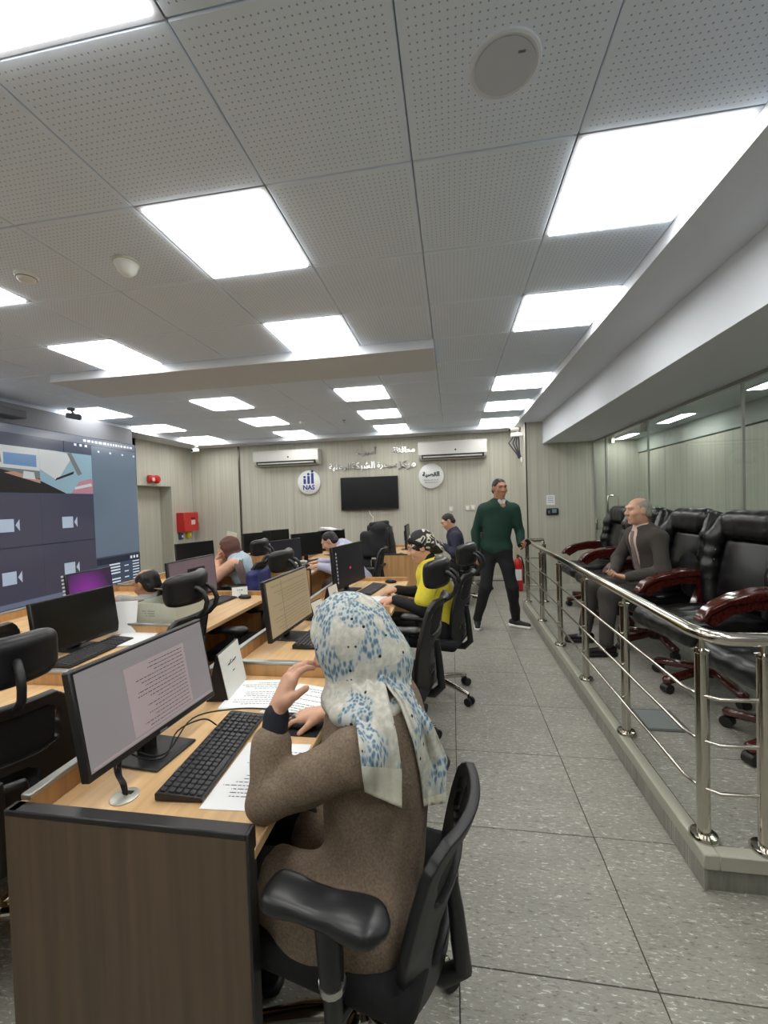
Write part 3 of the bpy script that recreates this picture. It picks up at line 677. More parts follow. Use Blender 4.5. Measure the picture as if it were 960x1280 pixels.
# ------------------------------------------------------------------ office chair (front = local +y)
def arc(c, r, a0, a1, n, plane='xy', z=0):
    return [(c[0]+r*math.cos(a0+(a1-a0)*i/n), c[1]+r*math.sin(a0+(a1-a0)*i/n), z) for i in range(n+1)]
OC_GROUP = 'black mesh office chairs'
oc = thing('office_chair', 'x', 'chair', (0, 0, 0), 0, OC_GROUP)
leg = MB(); leg.tube([(0, 0.03, 0.125), (0, 0.16, 0.11), (0, 0.30, 0.08)], [0.024, 0.021, 0.015], 10)
leg_me = leg.mesh('base_leg', CHROME)
cst = MB()
for sx in (-1, 1): cst.cyl((sx*0.012, 0.305, 0.03), (sx*0.03, 0.305, 0.03), 0.03, n=14)
cst.tube([(0, 0.298, 0.08), (0, 0.30, 0.05), (0, 0.305, 0.03)], [0.008, 0.012, 0.014], 8)
cst_me = cst.mesh('caster', BLACKP)
for k in range(5):
    l = mkobj('base_leg', leg_me, oc, rot=(0, 0, 2*math.pi*k/5+0.3)); mkobj('caster', cst_me, l)
MB().lathe([(0.045, 0.10), (0.045, 0.14), (0.03, 0.15), (0.026, 0.27), (0.018, 0.275), (0.018, 0.40)], 16).build('gas_column', CHROME, oc)
MB().box((0, 0, 0.405), (0.22, 0.26, 0.05), 0.015).build('seat_mechanism', BLACKP, oc)
s_ = SDF(0.04).box((0, 0.0, 0.465), (0.245, 0.235, 0.04), 0.035).ell((0, 0.21, 0.455), (0.23, 0.07, 0.04)).ell((0, -0.04, 0.505), (0.15, 0.15, 0.03), op='-')
sdf_obj('seat', s_, BLACKF, oc, 0.010)
# backrest: bowed shell with an upper net window and a lower lumbar window
def yb(z): return -0.225-0.16*(z-0.5)-0.25*(z-0.68)**2
def wb_(z): return 0.235*(0.84+0.7*(z-0.5)) if z < 0.72 else 0.235*(0.994-0.8*(z-0.72))
def back_shell():
    """thick bowed sheet with rounded openings"""
    NA, NZ = 36, 44; zs = np.linspace(0.47, 0.985, NZ+1); keep = {}
    def solid(a, z):
        x = a*wb_(z)
        e1 = (abs(x/0.155)**4+abs((z-0.862)/0.082)**4) < 1-0.35*max(0, (0.80-z)*20)**0.5 if z > 0.78 else False
        e2 = (abs(x/0.105)**6+abs((z-0.645)/0.09)**6) < 1
        r = 0.06; cx = abs(a) > 1-0.22*max(0, (z-0.93)/0.055)**1.5; cb = abs(a) > 1-0.25*max(0, (0.53-z)/0.06)**1.5
        return not (e1 or e2 or cx or cb)
    m_ = MB(); idx = {}
    def vid(i, j):
        if (i, j) not in idx:
            a = -1+2*i/NA; z = zs[j]; idx[(i, j)] = len(m_.v); m_.v.append((a*wb_(z), yb(z)+0.055*a*a, z))
        return idx[(i, j)]
    for i in range(NA):
        for j in range(NZ):
            if solid(-1+2*(i+.5)/NA, (zs[j]+zs[j+1])/2): m_.f.append((vid(i, j), vid(i+1, j), vid(i+1, j+1), vid(i, j+1)))
    return m_
bo = back_shell().build('back_frame', BLACKP, oc, ang=180)
md = bo.modifiers.new('smooth', 'SMOOTH'); md.iterations = 6; md.factor = 0.5
md = bo.modifiers.new('solidify', 'SOLIDIFY'); md.thickness = 0.026; md.offset = 0
md = bo.modifiers.new('bevel', 'BEVEL'); md.width = 0.007; md.segments = 2; md.limit_method = 'ANGLE'; md.angle_limit = R2(50)
nb = MB(); K = 9
for zi in np.linspace(0.775, 0.945, 6):
    for i in range(K):
        a = -1+2*i/(K-1); nb.v.append((a*0.15, yb(zi)+0.02*a*a+0.004, zi))
nb.f = [(r*K+i, r*K+i+1, (r+1)*K+i+1, (r+1)*K+i) for r in range(5) for i in range(K-1)]
nb.build('back_net', BLACKMESH, oc)
sdf_obj('lumbar_pad', SDF(0.03).box((0, -0.21, 0.62), (0.085, 0.018, 0.06), 0.016).ell((0, -0.2, 0.62), (0.07, 0.022, 0.05)), BLACKP, oc, 0.009)
MB().tube([(0, -0.10, 0.40), (0, -0.24, 0.405), (0, -0.285, 0.45), (0, -0.278, 0.53), (0, -0.272, 0.62), (0, -0.262, 0.72)], [0.026, 0.026, 0.024, 0.022, 0.02, 0.016], 10).build('back_upright', BLACKP, oc)
for sx in (-1, 1):
    ap = sdf_obj('armrest_pad', SDF(0.03).box((sx*0.275, 0.035, 0.668), (0.042, 0.125, 0.016), 0.015).ell((sx*0.27, 0.13, 0.663), (0.04, 0.045, 0.017)).ell((sx*0.275, -0.06, 0.67), (0.042, 0.06, 0.018)), mat('armpad_black', (30, 30, 33), 0.35), oc, 0.008)
    ps = MB().tube([(sx*0.275, 0.02, 0.665), (sx*0.275, 0.015, 0.52)], [0.03, 0.026], 12).tube([(sx*0.275, 0.015, 0.54), (sx*0.272, 0.015, 0.43), (sx*0.20, 0.01, 0.405), (sx*0.10, 0, 0.405)], [0.02, 0.021, 0.018, 0.018], 10).build('arm_post', BLACKP, oc)
    MB().cyl((sx*0.274, 0.015, 0.505), (sx*0.274, 0.015, 0.52), 0.0285, n=14).build('arm_collar', METSTRIP, ps)
hd = SDF(0.03); HZ = 1.115
for i in range(14):
    a = -1+2*i/14; b2 = -1+2*(i+1)/14
    for dz in np.linspace(-0.05, 0.05, 5): hd.cap((a*0.145, -0.31+0.06*a*a-2*dz*dz, HZ+dz), 0.019, (b2*0.145, -0.31+0.06*b2*b2-2*dz*dz, HZ+dz), 0.019)
sdf_obj('headrest', hd, mat('headrest_leather', (24, 24, 27), 0.38), oc, 0.008)
for sx in (-1, 1):
    hb = [(sx*0.04, -0.315, 0.955), (sx*0.046, -0.352, 0.975), (sx*0.05, -0.385, 1.01), (sx*0.05, -0.395, 1.05), (sx*0.05, -0.38, 1.09), (sx*0.05, -0.35, 1.115), (sx*0.05, -0.32, 1.12)]
    MB().tube(hb, 0.0125, 10).build('headrest_bracket', BLACKP, oc)
OC_USED = [False]
def office_chair(x, y, face, label, head=True):
    """face = compass angle of the seat front, degrees from +x"""
    rz = R2(face-90)
    if not OC_USED[0]:
        OC_USED[0] = True; oc.location = (x, y, 0); oc.rotation_euler = (0, 0, rz); oc['label'] = label; return oc
    return dup(oc, (x, y, 0), rz, label, skip=() if head else ('headrest', 'headrest_bracket'))

# ------------------------------------------------------------------ executive chair (front = local +y)
ec = thing('executive_chair', 'x', 'chair', (0, 0, 0), 0, 'black leather executive chairs on the platform')
lm = MB().box((0, 0.17, 0.10), (0.055, 0.32, 0.045), 0.012, Matrix.Rotation(R2(-8), 3, 'X')).mesh('base_leg', REDWOOD)
cm = MB().cyl((-0.025, 0.31, 0.03), (0.025, 0.31, 0.03), 0.03, n=14).cyl((0, 0.31, 0.03), (0, 0.31, 0.075), 0.01, n=8).mesh('caster', BLACKP)
for k in range(5):
    l = mkobj('base_leg', lm, ec, rot=(0, 0, 2*math.pi*k/5+0.2)); mkobj('caster', cm, l)
MB().lathe([(0.06, 0.08), (0.06, 0.15), (0.035, 0.17), (0.035, 0.33)], 18).build('gas_column', BLACKP, ec)
MB().box((0, 0, 0.345), (0.24, 0.34, 0.05), 0.01).build('seat_mechanism', BLACKP, ec)
s_ = SDF(0.03).box((0, 0.0, 0.43), (0.275, 0.26, 0.06), 0.05).ell((0, -0.02, 0.475), (0.24, 0.24, 0.05)).cap((-0.225, 0.265, 0.42), 0.07, (0.225, 0.265, 0.42), 0.07)
sdf_obj('seat', s_, LEATHER, ec, 0.011, disp=folds(0.002, 60, 1))
MB().tube([(-0.26, 0.30, 0.365), (0.26, 0.30, 0.365)], 0.006, 6).build('piping', mat('stitch_tan', (120, 108, 84), 0.6), ec)
def yk(z): return -0.22-0.20*(z-0.5)
s_ = SDF(0.03)
for sx in (-1, 1):
    s_.chain([(sx*0.235, yk(.52)+.03, .52), (sx*0.265, yk(.75)+.06, .75), (sx*0.262, yk(.95)+.06, .95), (sx*0.215, yk(1.07)+.03, 1.075)], [.05, .058, .062, .058])
s_.box((0, yk(.82)-0.02, .80), (.24, .04, .32), .035, R=np.array(Matrix.Rotation(R2(11), 3, 'X')))
back = sdf_obj('backrest', s_, LEATHER, ec, 0.012, disp=folds(0.0025, 50, 2))
sdf_obj('head_cushion', SDF(0.03).cap((-0.155, yk(1.08)+.045, 1.075), 0.075, (0.155, yk(1.08)+.045, 1.075), 0.075).cap((-0.15, yk(1.03)+.05, 1.01), 0.06, (0.15, yk(1.03)+.05, 1.01), 0.06), LEATHER, ec, 0.011, disp=folds(0.002, 55, 3))
sdf_obj('back_cushion', SDF(0.03).box((0, yk(.74)+.02, .74), (.195, .036, .21), .03, R=np.array(Matrix.Rotation(R2(11), 3, 'X'))).ell((0, yk(.74)+.03, .72), (.19, .045, .22), R=np.array(Matrix.Rotation(R2(11), 3, 'X'))), mat('panel_leather', (13, 14, 16), 0.27), ec, 0.011)
for sx in (-1, 1):
    for k in range(14):
        z = 0.6+0.034*k
        MB().lathe([(0.006, 0), (0.006, 0.003), (0.001, 0.005)], 6, (sx*0.213, yk(z)+0.082+0.004*math.sin(k), z), Matrix.Rotation(R2(-90), 3, 'X')).build('stud', METSTRIP, back) if k % 2 == 0 else None
for sx in (-1, 1):
    x = sx*0.325
    top = [(-.25, .70), (-.16, .72), (-.02, .715), (.12, .685), (.22, .64), (.265, .585), (.27, .56)]
    inn = [(.225, .565), (.205, .60), (.12, .64), (-.02, .66), (-.16, .665), (-.25, .65)]
    a = MB().prism(top+inn, x-0.035, x+0.035, (1, 2, 0))
    ob = a.build('armrest', REDWOOD, ec, ang=50)
    md = ob.modifiers.new('bevel', 'BEVEL'); md.width = 0.012; md.segments = 2; md.limit_method = 'ANGLE'
    inn2 = [(.20, .555), (.18, .585), (.10, .615), (-.02, .63), (-.12, .60), (-.15, .50), (-.12, .40), (-.06, .36), (-.10, .36), (-.20, .42), (-.23, .56), (-.235, .64), (-.16, .655), (-.02, .65), (.12, .63), (.215, .585), (.225, .555)]
    MB().prism([(.22, .56), (.20, .60), (.11, .642), (-.02, .662), (-.17, .667), (-.24, .645), (-.23, .5), (-.16, .40), (-.09, .37), (-.06, .40), (-.13, .47), (-.17, .58), (-.13, .615), (-.02, .62), (.09, .60), (.165, .555), (.19, .535)], x-0.028, x+0.028, (1, 2, 0)).build('arm_bracket', REDWOOD, ec, ang=50)
EC_USED = [False]
def exec_chair(x, y, face, label):
    rz = R2(face-90)
    if not EC_USED[0]:
        EC_USED[0] = True; ec.location = (x, y, PZ); ec.rotation_euler = (0, 0, rz); ec['label'] = label; return ec
    return dup(ec, (x, y, PZ), rz, label)
for x, y, f_, lb in [(1.76, 5.66, 182, 'black leather executive chair farthest along the platform, next to glass door'),
                     (1.76, 4.88, 184, 'black leather executive chair second from glass door, left of suited man'),
                     (1.78, 4.10, 186, 'black leather executive chair the suited man sits in'),
                     (1.76, 3.28, 190, 'empty black leather executive chair with shiny back panel, right of suited man'),
                     (1.78, 2.48, 190, 'black leather executive chair nearest the viewer, cut by photo edge')]:
    exec_chair(x, y, f_, lb).scale = (1.06, 1.14, 1.08)

# ------------------------------------------------------------------ desks
def desk(x0, x1, y0, y1, label, near='divider', far='divider', group=None, rail=True):
    """workstation whose sitter is on the +x side; low screen along x0"""
    t = thing('workstation_desk', label, 'desk', ((x0+x1)/2, (y0+y1)/2, 0), 0, group)
    ox, oy = (x0+x1)/2, (y0+y1)/2
    def B(n, lo, hi, m, bev=0.0, par=t):
        return MB().bb((lo[0]-ox, lo[1]-oy, lo[2]), (hi[0]-ox, hi[1]-oy, hi[2]), bev).build(n, m, par)
    B('desktop', (x0+0.02, y0+0.022, 0.722), (x1+0.01, y1-0.001, 0.75), DESKTOP, 0.003)
    bp = B('back_panel', (x0, y0+0.001, 0.02), (x0+0.02, y1-0.001, 0.80), DESKWOOD)
    B('top_rail', (x0-0.004, y0+0.034, 0.80), (x0+0.024, y1-0.001, 0.815), RAILGR, 0.003, bp)
    if near == 'end':
        e = B('end_panel', (x0-0.01, y0, 0.0), (x1, y0+0.03, 0.785), DARKWOOD, 0.0)
        B('edge_band', (x0-0.012, y0-0.002, 0.785), (x1+0.002, y0+0.034, 0.80), EDGEBL, 0.003, e)
        B('edge_band', (x1, y0-0.002, 0.0), (x1+0.008, y0+0.034, 0.80), EDGEBL, 0.002, e)
    else:
        e = B('divider', (x0+0.02, y0, 0.0), (x1-0.0, y0+0.022, 0.80), DESKWOOD)
        B('top_rail', (x0+0.024, y0-0.004, 0.80), (x1-0.10, y0+0.026, 0.815), RAILGR, 0.003, e)
    if far == 'end': B('end_panel', (x0, y1-0.001, 0.0), (x1, y1+0.022, 0.785), DESKWOOD)
    return t
RA, RB, RC = 'desks of the near row', 'desks of the middle row', 'desks of the row by the video wall'
desk(-1.09, -0.47, 0.845, 1.78, 'nearest wooden desk with dark end panel, used by patterned-scarf woman', 'end', group=RA)
desk(-1.09, -0.46, 1.782, 2.86, 'wooden desk behind nearest one, with empty chair and tilted monitor', group=RA)
desk(-1.09, -0.45, 2.862, 4.05, 'wooden desk where the woman in yellow reads papers', far='end', group=RA)
desk(-1.02, -0.40, 5.72, 7.1, 'far wooden desk with light end panel before the navy-shirted man', 'end', 'end', group=RA).children
desk(-2.21, -1.60, 0.4, 1.60, 'middle row desk nearest the viewer, mostly behind office chair', 'end', group=RB)
desk(-2.21, -1.60, 1.602, 2.32, 'middle row desk with black monitor and archive box', group=RB)
desk(-2.21, -1.58, 2.322, 3.40, 'middle row desk with open monitor picture and name card', far='end', group=RB)
desk(-2.10, -1.60, 4.5, 6.6, 'far middle row desk where man in lavender shirt leans', 'end', 'end', group=RB)
desk(-3.22, -2.66, 1.2, 3.55, 'desk before the video wall with red flower', 'end', group=RC)
desk(-3.22, -2.66, 3.552, 5.2, 'desk before the video wall where woman in brown headscarf sits', far='end', group=RC)
desk(-3.35, -2.7, 5.9, 7.3, 'farthest desk of the video wall row near back wall', 'end', 'end', group=RC)
for o in bpy.data.objects:      # the far desk ends are of the light wood
    if o.name.startswith('end_panel') and o.parent and o.parent.location.y > 4: o.data.materials[0] = DESKWOOD

# ------------------------------------------------------------------ monitors, keyboards, mice, paper
def words(mb, x0, x1, y0, y1, lines, z, seed, hgt=0.5, rtl=True, fill=(0.6, 1.0), gapw=0.012):
    rs = np.random.RandomState(seed); pitch = (y1-y0)/lines
    for i in range(lines):
        y = y1-(i+0.75)*pitch; x = x1; end = x1-(x1-x0)*rs.uniform(*fill)
        if rs.rand() < 0.08: continue
        while x > end:
            w = rs.uniform(0.4, 1.6)*gapw*1.6; a = max(x-w, end)
            n = len(mb.v); mb.v += [(a, y, z), (x, y, z), (x, y+pitch*hgt, z), (a, y+pitch*hgt, z)]; mb.f.append((n, n+1, n+2, n+3)); x -= w+gapw*0.5
    return mb
DOC = mat('screen_document', (128, 117, 118), 0.3, emit=0.55); DOCM = mat('screen_margin', (112, 108, 110), 0.3, emit=0.5)
DOCT = mat('screen_text', (60, 52, 58), 0.3, emit=0.12)
SOFF = mat('screen_off', (8, 8, 10), 0.3)
SHT = mat('screen_sheet', (128, 116, 94), 0.3, emit=0.5); SHTL = mat('screen_sheet_line', (104, 96, 76), 0.3, emit=0.4)
SDK = mat('screen_dark_web', (24, 24, 30), 0.3, emit=0.3)
SPUR = mat('screen_purple', (60, 36, 66), 0.3, emit=0.35)
nt, b, N, L = nodes(SPUR); tc = N('ShaderNodeTexCoord'); gr = N('ShaderNodeTexGradient', gradient_type='SPHERICAL'); mp = N('ShaderNodeMapping'); mp.inputs['Scale'].default_value = (4.5, 4.5, 4.5); mp.inputs['Location'].default_value = (-0.2, 0, 0.2)
rp_ = ramp(N, [(0.0, srgb(52, 36, 60)), (0.9, srgb(120, 44, 138))]); L(tc.outputs['Object'], mp.inputs[0]); L(mp.outputs[0], gr.inputs[0]); L(gr.outputs[0], rp_.inputs[0]); L(rp_.outputs[0], b.inputs['Base Color']); L(rp_.outputs[0], b.inputs['Emission Color'])
def monitor(x, y, z, face, label, kind='off', tilt=8, w=0.54, h=0.325, lift=0.09, group='computer monitors on the desks'):
    """screen looks towards compass angle `face`"""
    t = thing('monitor', label, 'monitor', (x, y, z), R2(face-90), group)
    bm_ = MB().box((0, -0.035, 0.004), (0.17, 0.19, 0.008), 0.003).build('stand_base', BLACKP, t)
    MB().box((0, -0.055, 0.004+(lift+0.12)/2), (0.06, 0.03, lift+0.12), 0.006).build('stand_neck', BLACKP, t)
    Rm = Matrix.Rotation(R2(-tilt), 3, 'X'); c0 = Vector((0, -0.012, lift+h/2))
    p = MB().box((0, -0.014, 0), (w, 0.028, h), 0.004, None).build('bezel', BLACKP, t, c0, (R2(tilt), 0, 0))
    MB().box((0, -0.04, -0.02), (w*0.6, 0.03, h*0.55), 0.01).build('back_housing', BLACKP, p)
    m = dict(off=SOFF, doc=DOCM, sheet=SHT, dark=SDK, purple=SPUR, photo=mat('screen_photo', (96, 82, 86), 0.3, emit=0.35))[kind]
    sw, sh = w-0.022, h-0.03
    MB().box((0, 0.0003, 0.005), (sw, 0.0012, sh)).build('screen', m, p)
    rot = (R2(90), 0, R2(180))
    if kind == 'doc':
        MB().box((-0.02, 0.0012, -0.01), (sw*0.50, 0.001, sh-0.06)).build('page', DOC, p)
        setp(words(MB(), -0.10, 0.11, -0.105, 0.085, 16, 0, 5, 0.2, fill=(.6, 1), gapw=0.006).build('page_text', DOCT, p, (-0.02, 0.0022, 0), rot, smooth=False), kind='stuff')
        setp(words(MB(), -0.23, 0.23, 0.09, 0.122, 3, 0, 9, 0.18, fill=(.5, 1), gapw=0.009).build('toolbar_text', mat('screen_text_faint', (120, 112, 116), 0.3, emit=0.25), p, (0, 0.0016, 0.005), rot, smooth=False), kind='stuff')
        MB().box((0, 0.0012, -sh/2+0.012), (sw*0.97, 0.001, 0.006)).build('taskbar', DOC, p)
    elif kind == 'sheet':
        setp(words(MB(), -0.23, 0.23, -0.13, 0.13, 15, 0, 6, 0.3, fill=(.7, 1), gapw=0.012).build('page_text', SHTL, p, (0, 0.0014, 0), rot, smooth=False), kind='stuff')
        MB().box((0.1, 0.0012, 0), (0.002, 0.001, sh*0.95)).build('column_line', SHTL, p)
    elif kind == 'dark':
        for k in range(9): MB().box((0.245, 0.0014, 0.12-0.03*k), (0.012, 0.001, 0.016)).build('icon', mat('icon_grey', (150, 150, 156), 0.4, emit=0.5), p)
        MB().box((0.0, 0.0014, -0.03), (0.03, 0.001, 0.02)).build('icon', mat('icon_red', (170, 50, 60), 0.4, emit=0.5), p)
    elif kind == 'photo':
        MB().box((-0.03, 0.0014, 0.0), (0.2, 0.001, 0.16)).build('picture', SDK, p); MB().box((-0.05, 0.002, 0.03), (0.04, 0.001, 0.04)).build('picture_patch', WT, p)
    elif kind == 'purple':
        for k in range(9): MB().box((0.24, 0.0014, 0.12-0.028*k), (0.02, 0.001, 0.014)).build('icon', mat('icon_grey', (150, 150, 156), 0.4, emit=0.5), p)
    MB().box((0, 0.0008, -h/2+0.007), (0.03, 0.001, 0.006)).build('badge', GREYP, p)
    return t
kb_t = thing('keyboard', 'x', 'keyboard', (0, 0, 0), 0, 'black keyboards on the desks')
MB().prism([(-0.065, 0.004), (0.065, 0.004), (0.065, 0.022), (0.055, 0.024), (-0.06, 0.014), (-0.065, 0.011)], -0.22, 0.22, (1, 2, 0)).build('body', mat('keyboard_black', (34, 34, 37), 0.5), kb_t)
ky = MB(); tiltk = Matrix.Rotation(math.atan2(0.010, 0.115), 3, 'X')
for r in range(6):
    for c in range(21):
        if c in (15, 19) and False: continue
        x = -0.205+c*0.0195+(0.006 if c > 14 else 0)+(0.005 if c > 17 else 0); y = 0.048-r*0.0195-(0.004 if r else 0)
        if r == 5 and 3 < c < 9: continue
        if x > 0.213: continue
        ky.box((x, y, 0.0215+0.087*y), (0.0165, 0.0165, 0.006), 0.0022, tiltk)
ky.box((-0.205+6*0.0195, 0.048-5*0.0195-0.004, 0.0215+0.087*-0.053), (0.094, 0.0165, 0.006), 0.002, tiltk)
kk = ky.build('keys', mat('key_black', (42, 42, 46), 0.42), kb_t); kk['kind'] = 'stuff'
MB().box((-0.12, 0.062, 0.0245), (0.03, 0.004, 0.001)).build('badge', GREYP, kb_t)
KB_USED = [False]
def keyboard(x, y, z, face, label):
    """typist sits on the `face` side"""
    rz = R2(face+90)
    if not KB_USED[0]:
        KB_USED[0] = True; kb_t.location = (x, y, z); kb_t.rotation_euler = (0, 0, rz); kb_t['label'] = label; return kb_t
    return dup(kb_t, (x, y, z), rz, label)
mo = thing('mouse', 'x', 'mouse', (0, 0, 0), 0, 'black computer mice on the desks')
sdf_obj('shell', SDF(0.01).ell((0, 0, 0.012), (0.031, 0.056, 0.022)).box((0, 0, -0.02), (0.05, 0.08, 0.02), 0.001, k=0.002, op='-'), mat('mouse_black', (20, 20, 22), 0.35), mo, 0.004)
MB().cyl((-0.004, 0.03, 0.031), (0.004, 0.03, 0.031), 0.007, n=10).build('wheel', GREYP, mo)
MO_USED = [False]
def mouse(x, y, z, face, label):
    if not MO_USED[0]:
        MO_USED[0] = True; mo.location = (x, y, z); mo.rotation_euler = (0, 0, R2(face+90)); mo['label'] = label; return mo
    return dup(mo, (x, y, z), R2(face+90), label)
def paper(x, y, z, rz, label, w=0.21, h=0.297, lines=16, seed=1, n=1, print_=True):
    t = thing('paper_sheet' if n == 1 else 'paper_stack', label, 'paper', (x, y, z), R2(rz))
    rs = np.random.RandomState(seed)
    for k in range(n):
        MB().box((0, 0, 0.0006+0.0022*k), (w, h, 0.001)).build('sheet', PAPER, t, rot=(0, 0, rs.uniform(-0.05, 0.05) if n > 1 else 0))
    if print_: setp(words(MB(), -w*0.42, w*0.42, -h*0.4, h*0.42, lines, 0, seed, 0.2, gapw=0.007).build('print', INK, t, (0, 0, 0.0016+0.0022*(n-1)), smooth=False), kind='stuff')
    return t
def name_card(x, y, z, face, label, w=0.2, h=0.15, cover=True, lean=14, txt='عصام'):
    """tent card; text side towards `face`"""
    t = thing('name_card', label, 'name card', (x, y, z), R2(face-90), 'name cards standing on the desks')
    MB().prism([(0.0, 0.0), (-0.085, 0.0), (-0.085-0.0, 0.006), (-0.04, h), (-0.036, h), (0.0, 0.008)], -w/2, w/2, (1, 2, 0)).build('stand', mat('card_stand_black', (22, 23, 32), 0.4), t)
    ang = math.atan2(0.036, h)
    MB().box((0, 0, h/2), (w-0.004, 0.002, h-0.004)).build('card', mat('card_white', (224, 226, 222), 0.5), t, (0, 0.003, 0.003), (ang, 0, 0))
    text_obj('name', arabic(txt), h*0.22, 0.0004, INKB, t, (0.0, 0.0045-0.036*0.62, h*0.66), (R2(90)+ang, 0, R2(180)), w*0.42, 0.001)
    text_obj('name', arabic('عدد'), h*0.12, 0.0004, INKB, t, (0.0, 0.0045-0.036*0.45, h*0.46), (R2(90)+ang, 0, R2(180)), w*0.12, 0.001)
    return t
DZ = 0.7505
# nearest desk
monitor(-0.925, 1.175, DZ, -5, 'lit monitor showing a text document on the nearest desk', 'doc', 10, 0.51, 0.29, 0.07)
keyboard(-0.745, 1.20, DZ, 4, 'black keyboard in front of the lit document monitor')
mouse(-0.535, 1.375, DZ+0.003, 0, 'black mouse under hand of the patterned-scarf woman')
t = thing('mouse_pad', 'black mouse pad on nearest desk under the hand', 'mouse pad', (-0.545, 1.39, DZ)); MB().box((0, 0, 0.0012), (0.16, 0.15, 0.002), 0.0005).build('pad', mat('pad_black', (22, 22, 26), 0.8), t)
paper(-0.565, 1.12, DZ, 3, 'printed white sheet beside the nearest keyboard', seed=11, lines=17)
paper(-0.80, 1.60, DZ, 8, 'printed white sheets lying beside standing name card', 0.24, 0.25, 12, 12, 3)
paper(-0.60, 1.56, DZ, -14, 'printed white sheet under the patterned-scarf woman chin', 0.21, 0.26, 12, 13)
name_card(-0.915, 1.63, DZ, 8, 'white name card on black stand, nearest desk', 0.21, 0.185)
g_ = thing('cable_grommet', 'round silver cable grommet on nearest desk edge', 'grommet', (-0.892, 0.985, DZ)); MB().lathe([(0.001, 0.004), (0.032, 0.004), (0.036, 0.002), (0.036, 0.0)], 28).build('cap', mat('grommet_silver', (176, 176, 168), 0.35, 0.5), g_); MB().box((0.0, 0.012, 0.0045), (0.03, 0.012, 0.001)).build('slot', INKB, g_)
CB = mat('cable_black', (16, 16, 18), 0.5)
def cable(label, pts, r=0.0032, m=CB):
    # smooth the polyline
    P = [Vector(p) for p in pts]; out = []
    for i in range(len(P)-1):
        p0, p1, p2, p3 = P[max(i-1, 0)], P[i], P[i+1], P[min(i+2, len(P)-1)]
        for k in range(6):
            u = k/6; out.append(0.5*((2*p1)+(-p0+p2)*u+(2*p0-5*p1+4*p2-p3)*u*u+(-p0+3*p1-3*p2+p3)*u**3))
    out.append(P[-1]); o = MB().tube(out, r, 6).build('cable', m); return setp(o, label, 'cable')
for k in range(3): cable('black cable from monitor down into silver grommet, %s of three' % ['leftmost', 'middle', 'rightmost'][k], [(-1.0+0.008*k, 1.09+0.02*k, 0.90), (-0.99+0.008*k, 1.06+0.01*k, 0.84), (-0.94+0.008*k, 1.01, 0.80), (-0.905+0.007*k, 0.988, 0.785), (-0.895+0.004*k, 0.988, 0.755)])
cable('thin black keyboard cable looping over nearest desk', [(-0.83, 1.33, 0.765), (-0.86, 1.30, 0.80), (-0.90, 1.22, 0.80), (-0.89, 1.14, 0.763), (-0.96, 1.10, 0.79), (-1.0, 1.08, 0.86)], 0.0026)
cable('thin black mouse cable looping over nearest desk', [(-0.57, 1.42, 0.757), (-0.72, 1.47, 0.757), (-0.83, 1.42, 0.775), (-0.90, 1.30, 0.80), (-0.90, 1.16, 0.763), (-0.96, 1.11, 0.80), (-1.005, 1.11, 0.87)], 0.0026)
# second desk of the near row
monitor(-0.935, 2.33, DZ, -3, 'lit monitor with tan spreadsheet on second desk of near row', 'sheet', 6, 0.56, 0.325, 0.05)
keyboard(-0.80, 2.34, DZ, 0, 'black keyboard before the tan spreadsheet monitor')
name_card(-0.90, 2.72, DZ, -10, 'lower left white name card behind blue-patterned scarf', 0.15, 0.12, lean=10, txt='عدد')
name_card(-0.86, 2.98, DZ, -8, 'upper right white name card before dark monitor', 0.15, 0.17, txt='هدى' if False else 'عدد')
# desk of the woman in yellow
monitor(-0.90, 3.62, DZ, -12, 'dark monitor with small icons in front of woman in yellow', 'dark', 4, 0.60, 0.36, 0.05)
keyboard(-0.72, 3.62, DZ, -8, 'black keyboard before the woman in yellow')
t = paper(-0.60, 3.22, DZ, 30, 'loose white papers under hands of woman in yellow', 0.21, 0.27, 10, 21, 4, False)
t = thing('mobile_phone', 'black phone lying on desk beside loose papers', 'phone', (-0.56, 2.99, DZ), R2(20)); MB().box((0, 0, 0.006), (0.08, 0.16, 0.012), 0.004).build('case', BLACKP, t); MB().box((0, 0, 0.0125), (0.07, 0.14, 0.001)).build('screen', BLACKG, t)
mouse(-0.60, 3.95, DZ, 0, 'dark mouse at far end of the woman in yellow keyboard')
# far block of the near row
monitor(-0.90, 6.15, DZ, 0, 'far black monitor seen edge-on, left of the pair', 'off', 3, 0.5, 0.30, 0.10)
monitor(-0.70, 6.72, DZ, 0, 'far black monitor seen edge-on, right of the pair', 'off', 3, 0.5, 0.30, 0.10)
paper(-0.55, 6.1, DZ, 0, 'stack of white paper on far desk beside edge-on monitors', 0.21, 0.3, 4, 31, 12, False)
t = thing('desk_microphone', 'small black gooseneck microphone on far desk edge', 'microphone', (-0.62, 5.80, DZ)); MB().box((0, 0, 0.01), (0.1, 0.07, 0.02), 0.006).build('base', BLACKP, t); MB().tube([(0, 0, 0.02), (-0.1, 0, 0.05), (-0.2, 0, 0.04), (-0.27, 0.0, 0.0)], 0.008, 8).build('neck', BLACKP, t)
